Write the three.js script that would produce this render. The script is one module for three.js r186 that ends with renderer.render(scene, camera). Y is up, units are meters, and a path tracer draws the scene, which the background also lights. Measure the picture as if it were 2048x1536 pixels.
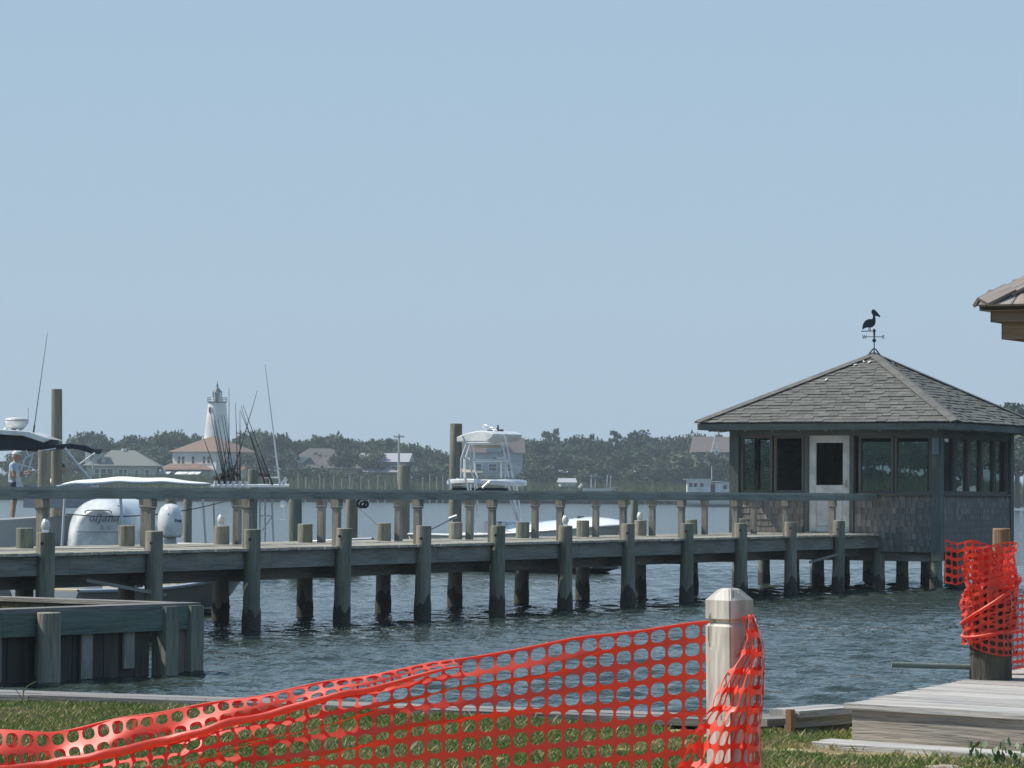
import * as THREE from 'three';
import { mergeGeometries, mergeVertices } from 'three/addons/utils/BufferGeometryUtils.js';
import { RoundedBoxGeometry } from 'three/addons/geometries/RoundedBoxGeometry.js';
import { MarchingCubes } from 'three/addons/objects/MarchingCubes.js';
import { TextGeometry } from 'three/addons/geometries/TextGeometry.js';
import { FontLoader } from 'three/addons/loaders/FontLoader.js';

// ---------- camera, sky, sun, exposure ----------
const scene = new THREE.Scene();
const EYE = 1.94, FPX = 6500;                       // eye above the water; focal length in photo pixels (2048 wide)
const camera = new THREE.PerspectiveCamera(2 * Math.atan(768 / FPX) * 180 / Math.PI, 4 / 3, 0.1, 4000);
camera.position.set(0, EYE, 0);
camera.rotation.order = 'YXZ';
camera.rotation.x = Math.atan(217 / FPX);
camera.rotation.z = 0.0068;
camera.updateMatrixWorld();
const renderer = new THREE.WebGLRenderer({ antialias: true });
renderer.toneMapping = THREE.LinearToneMapping;
renderer.toneMappingExposure = 1.38;
renderer.shadowMap.enabled = true;
const sunDir = new THREE.Vector3(-0.60, 0.79, -0.13).normalize();
{
  const air = 0.76, w = 512, h = 256, data = new Float32Array(w * h * 4);
  const lin = (r, g, b) => new THREE.Color().setRGB(r / 255, g / 255, b / 255, THREE.SRGBColorSpace);
  const stops = [[-90, lin(120, 130, 135)], [-4, lin(150, 168, 182)], [0, lin(170, 190, 206)], [3, lin(171, 193, 211)], [9, lin(162, 189, 212)], [25, lin(140, 174, 206)], [55, lin(108, 149, 193)], [90, lin(92, 134, 182)]];
  for (let j = 0; j < h; j++) {
    const el = ((j + 0.5) / h - 0.5) * 180;
    let k = 0; while (k < stops.length - 2 && el > stops[k + 1][0]) k++;
    const [e0, c0] = stops[k], [e1, c1] = stops[k + 1], t = Math.min(1, Math.max(0, (el - e0) / (e1 - e0)));
    for (let i = 0; i < w; i++) {
      const q = (j * w + i) * 4;
      data[q] = (c0.r + (c1.r - c0.r) * t) * air; data[q + 1] = (c0.g + (c1.g - c0.g) * t) * air; data[q + 2] = (c0.b + (c1.b - c0.b) * t) * air; data[q + 3] = 1;
    }
  }
  const sky = new THREE.DataTexture(data, w, h, THREE.RGBAFormat, THREE.FloatType);
  sky.mapping = THREE.EquirectangularReflectionMapping; sky.magFilter = THREE.LinearFilter; sky.minFilter = THREE.LinearFilter; sky.needsUpdate = true;
  scene.background = sky; scene.environment = sky;
}
const sun = new THREE.DirectionalLight(new THREE.Color(1, 0.95, 0.86), 4.0);
sun.position.copy(sunDir).multiplyScalar(120).add(new THREE.Vector3(0, 0, -50));
sun.target.position.set(0, 0, -50); scene.add(sun, sun.target);
sun.castShadow = true; sun.shadow.mapSize.set(4096, 4096); sun.shadow.radius = 1.4;
Object.assign(sun.shadow.camera, { left: -60, right: 60, top: 60, bottom: -60, near: 1, far: 300 });
scene.fog = new THREE.FogExp2(new THREE.Color(0.62, 0.72, 0.8), 0.0003);

// ---------- helpers ----------
let seed = 7;
function rnd(a = 0, b = 1) { seed = (seed * 1664525 + 1013904223) >>> 0; return a + (b - a) * seed / 4294967296; }
const pick = (l) => l[Math.floor(rnd() * l.length)];
const V = (x, y, d) => new THREE.Vector3(x, y, -d);            // d: metres away from the camera
const _ray = new THREE.Vector3();
function at(px, py, d) {                                        // the point d metres away that the photo shows at px, py
  _ray.set((px - 1024) / FPX, (768 - py) / FPX, -1).applyQuaternion(camera.quaternion);
  return _ray.clone().multiplyScalar(d / -_ray.z).add(camera.position);
}
const used = {};
function numbered(n) { const k = used[n] = (used[n] ?? -1) + 1; return k ? n + '_' + String(k).padStart(3, '0') : n; }
function shade(o) { o.traverse((c) => { if (c.isMesh) { c.castShadow = true; c.receiveShadow = true; } }); return o; }
function tag(o, label, category, group) { o.userData.label = label; o.userData.category = category; if (group) o.userData.group = group; return o; }
function thing(name, label, category, pos = [0, 0, 0], turn = 0, group) {
  const g = new THREE.Group(); g.name = numbered(name); scene.add(g);
  if (pos.isVector3) g.position.copy(pos); else g.position.set(...pos);
  g.rotation.y = turn; return tag(g, label, category, group);
}
function part(name, geo, m, parent = scene) {
  if (Array.isArray(geo)) geo = merge(geo);
  const o = new THREE.Mesh(geo, m); o.name = parent === scene ? numbered(name) : name; o.castShadow = o.receiveShadow = true; parent.add(o); return o;
}
function struct(name, geo, m) { const o = part(name, geo, m); o.userData.kind = 'structure'; return o; }
function copy(o, label, group) { const c = o.clone(); c.name = numbered(o.name.replace(/_\d{3}$/, '')); c.userData = { ...o.userData }; if (label) c.userData.label = label; if (group) c.userData.group = group; scene.add(c); return c; }
function merge(list) {
  return mergeGeometries(list.map((g) => { const q = g.index ? g.toNonIndexed() : g; for (const k of Object.keys(q.attributes)) if (!['position', 'normal', 'uv', 'color'].includes(k)) q.deleteAttribute(k); if (!q.attributes.uv) q.setAttribute('uv', new THREE.BufferAttribute(new Float32Array(q.attributes.position.count * 2), 2)); return q; }));
}
function metreUV(g, offset = true) {                            // uv in metres, u along the longest side
  g.computeBoundingBox(); const s = g.boundingBox.getSize(new THREE.Vector3()).toArray();
  const long = s.indexOf(Math.max(...s)), p = g.attributes.position, n = g.attributes.normal, uv = new Float32Array(p.count * 2);
  const ou = offset ? rnd(0, 9) : 0, ov = offset ? rnd(0, 9) : 0;
  for (let i = 0; i < p.count; i++) {
    const c = [p.getX(i), p.getY(i), p.getZ(i)], m = [Math.abs(n.getX(i)), Math.abs(n.getY(i)), Math.abs(n.getZ(i))], f = m.indexOf(Math.max(...m));
    const axes = [0, 1, 2].filter((a) => a !== f); let u = axes[0], v = axes[1];
    if (v === long) [u, v] = [v, u];
    uv[2 * i] = c[u] + ou; uv[2 * i + 1] = c[v] + ov + f * 0.37;
  }
  g.setAttribute('uv', new THREE.BufferAttribute(uv, 2)); return g;
}
const wbox = (w, h, d) => metreUV(new THREE.BoxGeometry(w, h, d));
const rbox = (w, h, d, r = 0.006) => metreUV(new RoundedBoxGeometry(w, h, d, 1, r));
const move = (g, x, y, z) => g.translate(x, y, z);
function bar(a, b, r, seg = 8, r2 = r) {                        // round bar from a to b
  const len = a.distanceTo(b), g = new THREE.CylinderGeometry(r2, r, len, seg, 1); g.translate(0, len / 2, 0);
  g.applyQuaternion(new THREE.Quaternion().setFromUnitVectors(new THREE.Vector3(0, 1, 0), b.clone().sub(a).normalize())); g.translate(a.x, a.y, a.z); return g;
}
function beam(a, b, w, h) {                                     // board from a to b, w across, h high (y up)
  const len = a.distanceTo(b), g = wbox(len, h, w), x = b.clone().sub(a).normalize(), z = new THREE.Vector3().crossVectors(x, new THREE.Vector3(0, 1, 0)).normalize(), y = new THREE.Vector3().crossVectors(z, x);
  g.applyMatrix4(new THREE.Matrix4().makeBasis(x, y, z)); const m = a.clone().add(b).multiplyScalar(0.5); return g.translate(m.x, m.y, m.z);
}
const tube = (pts, r, seg = 24, rs = 8, tension = 0.5) => new THREE.TubeGeometry(new THREE.CatmullRomCurve3(pts, false, 'catmullrom', tension), seg, r, rs);
const bars = (pts, r) => pts.slice(1).map((p, i) => bar(pts[i], p, r, 8));

// ---------- textures ----------
function hash(x, y, s) { let h = (x * 374761393 + y * 668265263 + s * 974634777) | 0; h = Math.imul(h ^ (h >>> 13), 1274126177); return ((h ^ (h >>> 16)) >>> 0) / 4294967296; }
function tnoise(x, y, px, py, s) {                              // tileable value noise
  const xi = Math.floor(x), yi = Math.floor(y), f = x - xi, g = y - yi, u = f * f * (3 - 2 * f), v = g * g * (3 - 2 * g), m = (a, n) => ((a % n) + n) % n;
  const A = hash(m(xi, px), m(yi, py), s), B = hash(m(xi + 1, px), m(yi, py), s), C = hash(m(xi, px), m(yi + 1, py), s), E = hash(m(xi + 1, px), m(yi + 1, py), s);
  return A + (B - A) * u + (C - A) * v + (A - B - C + E) * u * v;
}
function texture(w, h, fn, srgb = true, rx = 1, ry = 1) {
  const d = new Uint8Array(w * h * 4);
  for (let j = 0; j < h; j++) for (let i = 0; i < w; i++) { const c = fn(i / w, j / h), q = (j * w + i) * 4; for (let k = 0; k < 3; k++) d[q + k] = Math.max(0, Math.min(255, 255 * (Array.isArray(c) ? c[k] : c))); d[q + 3] = 255; }
  const t = new THREE.DataTexture(d, w, h); t.wrapS = t.wrapT = THREE.RepeatWrapping; t.magFilter = THREE.LinearFilter; t.minFilter = THREE.LinearMipmapLinearFilter; t.generateMipmaps = true;
  if (srgb) t.colorSpace = THREE.SRGBColorSpace; t.repeat.set(rx, ry); t.needsUpdate = true; return t;
}
function grain(u, v, s) {
  const w = 0.05 * tnoise(u * 4, v * 6, 4, 6, s + 9);
  let g = 0.5 * tnoise(u * 6, (v + w) * 40, 6, 40, s) + 0.3 * tnoise(u * 14, (v + w) * 110, 14, 110, s + 1) + 0.2 * tnoise(u * 40, v * 200, 40, 200, s + 2);
  if (tnoise(u * 9, (v + w) * 60, 9, 60, s + 5) > 0.83) g -= 0.3;
  return g;
}
const woodMap = texture(512, 512, (u, v) => { const g = grain(u, v, 3), b = tnoise(u * 3, v * 5, 3, 5, 21), k = 0.72 + 0.36 * g + 0.14 * (b - 0.5), t = 0.03 * (tnoise(u * 5, v * 4, 5, 4, 31) - 0.5); return [k + t, k, k - t]; }, true, 1 / 1.7, 1 / 0.6);
const woodBump = texture(512, 512, (u, v) => grain(u, v, 3), false, 1 / 1.7, 1 / 0.6);
const stainMap = texture(512, 512, (u, v) => { const a = tnoise(u * 5, v * 5, 5, 5, 41) * 0.5 + tnoise(u * 17, v * 17, 17, 17, 42) * 0.3 + tnoise(u * 60, v * 60, 60, 60, 43) * 0.2; return 0.8 + 0.26 * a; }, true, 1 / 1.3, 1 / 1.3);
const fineBump = texture(256, 256, (u, v) => 0.5 * tnoise(u * 30, v * 30, 30, 30, 51) + 0.5 * tnoise(u * 90, v * 90, 90, 90, 52), false, 1 / 0.5, 1 / 0.5);
const C = (r, g, b) => new THREE.Color().setRGB(r, g, b);
const wood = (r, g, b, rough = 0.85, bump = 0.004) => new THREE.MeshStandardMaterial({ color: C(r, g, b), map: woodMap, roughness: rough, bumpMap: woodBump, bumpScale: bump });
const matt = (r, g, b, rough = 0.8) => new THREE.MeshStandardMaterial({ color: C(r, g, b), map: stainMap, roughness: rough, bumpMap: fineBump, bumpScale: 0.002 });
const gloss = (r, g, b, rough = 0.25) => new THREE.MeshPhysicalMaterial({ color: C(r, g, b), roughness: rough, clearcoat: 0.5, clearcoatRoughness: 0.15, map: stainMap });
const metal = (r, g, b, rough = 0.3) => new THREE.MeshStandardMaterial({ color: C(r, g, b), metalness: 1, roughness: rough });
const M = {
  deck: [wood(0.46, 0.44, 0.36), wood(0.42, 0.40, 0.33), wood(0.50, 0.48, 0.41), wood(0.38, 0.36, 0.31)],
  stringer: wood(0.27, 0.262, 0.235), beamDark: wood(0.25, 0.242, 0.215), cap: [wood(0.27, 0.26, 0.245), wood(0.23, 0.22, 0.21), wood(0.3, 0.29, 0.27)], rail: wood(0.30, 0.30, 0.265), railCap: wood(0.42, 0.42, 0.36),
  pile: [wood(0.27, 0.265, 0.205, 0.9, 0.01), wood(0.30, 0.285, 0.23, 0.9, 0.01), wood(0.235, 0.25, 0.195, 0.9, 0.01)],
  post: wood(0.30, 0.285, 0.24), algae: new THREE.MeshStandardMaterial({ color: C(0.085, 0.076, 0.058), roughness: 0.85, map: stainMap, bumpMap: fineBump, bumpScale: 0.02 }),
  grey: [wood(0.45, 0.43, 0.405), wood(0.39, 0.37, 0.35), wood(0.49, 0.47, 0.44)],
  white: gloss(0.82, 0.82, 0.8), whiteMatt: matt(0.84, 0.84, 0.82), cream: matt(0.62, 0.56, 0.44), black: matt(0.02, 0.02, 0.022, 0.5), navy: matt(0.02, 0.025, 0.045, 0.7),
  alu: metal(0.82, 0.83, 0.85, 0.35), aluWhite: gloss(0.78, 0.78, 0.8, 0.3), glass: new THREE.MeshPhysicalMaterial({ color: C(0.7, 0.75, 0.74), transmission: 1, roughness: 0.0, thickness: 0, ior: 1.5 }),
  dark: matt(0.03, 0.032, 0.035, 0.6), rope: matt(0.1, 0.1, 0.1), tan: matt(0.5, 0.42, 0.28),
};
// ---------- water, ground ----------
const ripple = texture(512, 512, (u, v) => 0.45 * tnoise(u * 14, v * 14, 14, 14, 61) + 0.35 * tnoise(u * 33, v * 33, 33, 33, 62) + 0.2 * tnoise(u * 80, v * 80, 80, 80, 63), false);
const waterMat = new THREE.MeshPhysicalMaterial({ color: C(0.030, 0.042, 0.034), roughness: 0.06, ior: 1.333, bumpMap: ripple, bumpScale: 0.03 });
{
  const waves = []; const wind = 1.5;
  for (let k = 0; k < 44; k++) {
    const L = 0.2 * Math.pow(6, rnd()), a = wind + rnd(-0.62, 0.62), amp = 0.0047 * Math.pow(L, 0.8) * rnd(0.5, 1.3);
    waves.push([Math.cos(a) * 6.283 / L, Math.sin(a) * 6.283 / L, rnd(0, 6.283), amp]);
  }
  const dx = 0.085, d0 = 19.6, d1 = 92, x0 = -16.5, x1 = 17.5, gust = (x, d) => 0.55 + 0.9 * tnoise(x * 0.16 + 40, d * 0.09 + 10, 997, 997, 71);
  const rows = []; for (let d = d0; d < d1; d += Math.max(0.07, (d - 10) * 0.0026)) rows.push(d);
  const pos = [], uv = [], idx = []; let prev = null;
  for (const d of rows) {
    const half = 0.158 * d + 6, i0 = Math.ceil(Math.max(x0, -half) / dx), i1 = Math.floor(Math.min(x1, half) / dx), start = pos.length / 3;
    for (let i = i0; i <= i1; i++) {
      const x = i * dx; let y = 0; const gu = gust(x, d);
      for (const [kx, kd, ph, am] of waves) y += am * Math.sin(kx * x + kd * d + ph);
      y *= gu; y += 0.25 * Math.abs(y) - 0.004; if (d > 84) y *= (92 - d) / 8;
      pos.push(x, y, -d); uv.push(x / 2.4, d / 2.4);
    }
    if (prev) for (let i = Math.max(i0, prev.i0); i < Math.min(i1, prev.i1); i++) {
      const a = prev.start + i - prev.i0, b = start + i - i0; idx.push(a, a + 1, b, a + 1, b + 1, b);
    }
    prev = { i0, i1, start };
  }
  const g = new THREE.BufferGeometry(); g.setAttribute('position', new THREE.Float32BufferAttribute(pos, 3)); g.setAttribute('uv', new THREE.Float32BufferAttribute(uv, 2)); g.setIndex(idx); g.computeVertexNormals();
  struct('water', g, waterMat);
  const far = new THREE.PlaneGeometry(3000, 3000); far.rotateX(-Math.PI / 2); { const q = far.attributes.uv; for (let i = 0; i < q.count; i++) q.setXY(i, q.getX(i) * 3000 / 5, q.getY(i) * 3000 / 5); }
  const fm = waterMat.clone(); fm.bumpScale = 0.09; fm.roughness = 0.12;
  const o = struct('water', far, fm); o.position.set(0, -0.06, -900);
}
// shoreline near the camera, in metres (x, distance)
const CORNER = [1.47, 20.13], INLET = [-10.1, 24.97], GROIN = [-3.42, 34.6], gN = [-0.579, -0.815], gF = [-0.81, 0.586];
function sheet(pts, y, m, step = 0.35, amp = 0.03) {            // uneven ground inside an outline
  const s = new THREE.Shape(pts.map(([x, d]) => new THREE.Vector2(x, d)));
  const inside = (x, d) => { let c = false; for (let i = 0, j = pts.length - 1; i < pts.length; j = i++) { const [a, b] = pts[i], [e, f] = pts[j]; if ((b > d) !== (f > d) && x < (e - a) * (d - b) / (f - b) + a) c = !c; } return c; };
  const pos = [], uv = [], idx = [], id = {}; const xs = pts.map((p) => p[0]), ds = pts.map((p) => p[1]);
  const vert = (i, k) => { const key = i + '_' + k; if (!(key in id)) { const x = i * step, d = k * step; id[key] = pos.length / 3; pos.push(x, y + groundBump(x, d) * amp, -d); uv.push(x, d); } return id[key]; };
  for (let i = Math.floor(Math.min(...xs) / step); i < Math.max(...xs) / step; i++) for (let k = Math.floor(Math.min(...ds) / step); k < Math.max(...ds) / step; k++)
    if (inside((i + 0.5) * step, (k + 0.5) * step)) { const a = vert(i, k), b = vert(i + 1, k), c = vert(i + 1, k + 1), e = vert(i, k + 1); idx.push(a, b, c, a, c, e); }
  const g = new THREE.BufferGeometry(); g.setAttribute('position', new THREE.Float32BufferAttribute(pos, 3)); g.setAttribute('uv', new THREE.Float32BufferAttribute(uv, 2)); g.setIndex(idx); g.computeVertexNormals();
  return [g, inside];
}
function groundBump(x, d) { return tnoise(x * 0.9 + 50, d * 0.9 + 50, 999, 999, 81) * 1.4 + tnoise(x * 3 + 50, d * 3 + 50, 999, 999, 82) * 0.6 - 1; }
const soilMap = texture(512, 512, (u, v) => { const a = tnoise(u * 8, v * 8, 8, 8, 91), b = tnoise(u * 40, v * 40, 40, 40, 92), c = tnoise(u * 120, v * 120, 120, 120, 93), k = 0.35 + 0.25 * a + 0.22 * b + 0.18 * c; return [k * 0.86, k * (0.74 + 0.08 * a), k * 0.55]; }, true, 1 / 1.6, 1 / 1.6);
const soil = new THREE.MeshStandardMaterial({ map: soilMap, roughness: 0.95, bumpMap: fineBump, bumpScale: 0.02 });
const inset = (p, q, r) => 0;
const LAND = [[-40, -8], [14, -8], [14, 24.2], [2.6, 20.72], [1.42, 20.0], [-10.05, 24.8], [-10.5, 24.6], [-40, 30]];
const [landG, onLand] = sheet(LAND, 0.50, soil, 0.2, 0.025);
struct('ground', landG, soil);
const SPIT = [[GROIN[0] - 0.25, GROIN[1]], [GROIN[0] + gN[0] * 11.7 - 0.2, GROIN[1] + gN[1] * 11.7 + 0.1], [-40, 27], [-40, 60], [GROIN[0] + gF[0] * 16, GROIN[1] + gF[1] * 16 - 0.2]];
const [spitG, onSpit] = sheet(SPIT, 0.62, soil, 0.2, 0.02);
struct('ground', spitG, soil);

// ---------- bulkhead along the near shore ----------
{
  const t = thing('bulkhead_wall', 'low timber bulkhead with wide weathered cap boards along the near grass edge', 'bulkhead');
  const run = (a, b, y, w, off, piece, name = 'cap_board') => {
    const A = V(a[0], y, a[1]), B = V(b[0], y, b[1]), L = A.distanceTo(B), dir = B.clone().sub(A).normalize(), side = new THREE.Vector3(dir.z, 0, -dir.x), n = Math.ceil(L / piece);
    for (let i = 0; i < n; i++) {
      const p = A.clone().addScaledVector(dir, i * L / n + 0.003).addScaledVector(side, off), q = A.clone().addScaledVector(dir, (i + 1) * L / n - 0.003).addScaledVector(side, off);
      p.y += rnd(-0.004, 0.004); q.y += rnd(-0.004, 0.004); part(name, beam(p, q, w, 0.045), pick(M.cap), t);
    }
  };
  run(INLET, CORNER, 0.535, 0.235, 0.12, 3.2); run(INLET, CORNER, 0.537, 0.19, -0.1, 2.8);
  run(CORNER, [2.75, 20.95], 0.535, 0.235, 0.12, 1.5); run(CORNER, [2.75, 20.95], 0.537, 0.19, -0.1, 1.5);
  const face = (a, b) => { const A = V(a[0], 0, a[1]), B = V(b[0], 0, b[1]), L = A.distanceTo(B), n = Math.round(L / 0.2); for (let i = 0; i < n; i++) { const p = A.clone().lerp(B, (i + 0.5) / n), g = wbox(L / n - 0.008, 1.1, 0.04); g.rotateY(-Math.atan2(B.z - A.z, B.x - A.x)); part('sheet_board', g.translate(p.x, -0.05, p.z), M.stringer, t); } };
  face(INLET, CORNER); face(CORNER, [2.75, 20.95]);
}
// ---------- spit wall at the left ----------
{
  const t = thing('spit_bulkhead', 'dark timber bulkhead corner with green waler and hanging vertical boards at left', 'bulkhead');
  const K = V(GROIN[0], 0, GROIN[1]), dn = V(gN[0], 0, gN[1]), df = V(gF[0], 0, gF[1]), out = V(0.815, 0, -0.579), outF = V(0.586, 0, 0.81);
  const on = (dir, s, o, w, y) => K.clone().addScaledVector(dir, s).addScaledVector(o, w).setY(y);
  // caps
  for (let i = 0; i < 4; i++) part('cap_board', beam(on(dn, i * 2.9 + 0.003 - (i ? 0 : 0.12), out, -0.06, 0.725), on(dn, i * 2.9 + 2.897, out, -0.06, 0.725), 0.26, 0.045), pick(M.cap), t);
  for (let i = 0; i < 5; i++) part('cap_board', beam(on(df, i * 3 + (i ? 0.003 : 0.13), outF, -0.06, 0.725), on(df, i * 3 + 2.997, outF, -0.06, 0.725), 0.26, 0.045), pick(M.cap), t);
  // green waler boards, outside
  for (let i = 0; i < 4; i++) part('waler', beam(on(dn, i * 2.9 + 0.003, out, 0.07, 0.585), on(dn, i * 2.9 + 2.897, out, 0.07, 0.585), 0.07, 0.23), wood(0.14, 0.19, 0.16), t);
  for (let i = 0; i < 4; i++) part('waler', beam(on(df, i * 3 + 0.1, outF, 0.07, 0.585), on(df, i * 3 + 2.997, outF, 0.07, 0.585), 0.07, 0.23), wood(0.14, 0.19, 0.16), t);
  for (const [s, o, d] of [[0.02, out, dn], [0.42, out, dn]]) { const p = on(d, s, o, 0.045, 0); part('corner_post', move(wbox(0.2, 1.44, 0.2).rotateY(0.95), p.x, 0.0, p.z), M.pile[2], t); } { const p = on(dn, 0.22, out, 0.03, 0); part('sheet_board', move(wbox(0.46, 1.36, 0.05).rotateY(Math.atan2(-dn.z, dn.x)), p.x, 0.0, p.z), M.beamDark, t); }
  { const p = on(dn, 0.0, out, -0.02, 0); part('corner_post', move(wbox(0.24, 1.5, 0.24).rotateY(0.95), p.x, -0.06, p.z), M.beamDark, t); }
  // sheet boards: dark, set back; paler planks hang in front here and there
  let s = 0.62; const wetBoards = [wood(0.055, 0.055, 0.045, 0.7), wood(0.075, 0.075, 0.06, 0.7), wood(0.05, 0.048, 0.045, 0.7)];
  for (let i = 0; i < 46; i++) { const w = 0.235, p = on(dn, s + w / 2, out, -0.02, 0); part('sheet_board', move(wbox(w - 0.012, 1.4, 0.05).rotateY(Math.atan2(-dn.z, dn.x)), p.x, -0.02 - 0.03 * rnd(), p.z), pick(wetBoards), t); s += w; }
  for (const [q, w, b] of [[0.98, 0.16, 0.1], [1.62, 0.17, 0.02], [2.28, 0.15, 0.08], [2.95, 0.19, 0.04], [3.75, 0.2, -0.06]]) { const p = on(dn, q, out, 0.035, 0); part('hanging_board', move(wbox(w, 0.5 - b, 0.03).rotateY(Math.atan2(-dn.z, dn.x)), p.x, 0.24 + b / 2, p.z), M.rail, t); }
  { const p = on(dn, 2.35, out, 0.2, 0), g = pileGeo(1.35, 0.13, 0.12, 5); g.translate(p.x, -0.64, p.z); part('post', g, M.pile[1], t); }
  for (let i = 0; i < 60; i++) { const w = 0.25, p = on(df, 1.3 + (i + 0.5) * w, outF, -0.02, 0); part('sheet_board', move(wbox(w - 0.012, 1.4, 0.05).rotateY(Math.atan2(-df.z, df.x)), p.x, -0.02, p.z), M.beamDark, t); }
}
function pileGeo(h, r0, r1, s = 1) {                            // round timber from y = 0, uneven, bevelled top, uv with the grain upward
  const seg = 14, ys = [0, 0.25, 0.5, 0.75, 1].map((k) => k * (h - 0.012)).concat([h, h]), pos = [], uv = [], idx = [];
  ys.forEach((y, j) => { for (let i = 0; i <= seg; i++) { const a = i / seg * 6.28319, k = i % seg, r = (r0 + (r1 - r0) * Math.min(1, y / h)) * (1 + 0.05 * (hash(k, s, 5) - 0.5) + 0.02 * (hash(k, j, s + 9) - 0.5)) * (j === 5 ? 0.95 : j === 6 ? 0 : 1); pos.push(Math.cos(a) * r, y, Math.sin(a) * r); uv.push(y + s * 0.31, a * r0); } });
  for (let j = 0; j < 6; j++) for (let i = 0; i < seg; i++) { const a = j * (seg + 1) + i, b = a + seg + 1; idx.push(a, b, a + 1, a + 1, b, b + 1); }
  const g = new THREE.BufferGeometry(); g.setAttribute('position', new THREE.Float32BufferAttribute(pos, 3)); g.setAttribute('uv', new THREE.Float32BufferAttribute(uv, 2)); g.setIndex(idx); g.computeVertexNormals(); return g;
}
function growthGeo(r, h, s) {                                   // oyster and weed crust round a pile at the waterline
  const seg = 16, pos = [], uv = [], idx = []; const ring = [-0.4, -0.1, 0.05, 0.6, 1];
  ring.forEach((k, j) => { for (let i = 0; i <= seg; i++) { const a = i / seg * 6.28319, q = i % seg, rr = r * (j === 4 ? 1.005 : 1.03 + 0.07 * hash(q, j, s)); pos.push(Math.cos(a) * rr, k * h * (j >= 3 ? 0.55 + 0.75 * hash(q, 7, s) : 1), Math.sin(a) * rr); uv.push(a * r, k * h); } });
  for (let j = 0; j < 4; j++) for (let i = 0; i < seg; i++) { const a = j * (seg + 1) + i, b = a + seg + 1; idx.push(a, b, a + 1, a + 1, b, b + 1); }
  const g = new THREE.BufferGeometry(); g.setAttribute('position', new THREE.Float32BufferAttribute(pos, 3)); g.setAttribute('uv', new THREE.Float32BufferAttribute(uv, 2)); g.setIndex(idx); g.computeVertexNormals(); return g;
}

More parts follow.
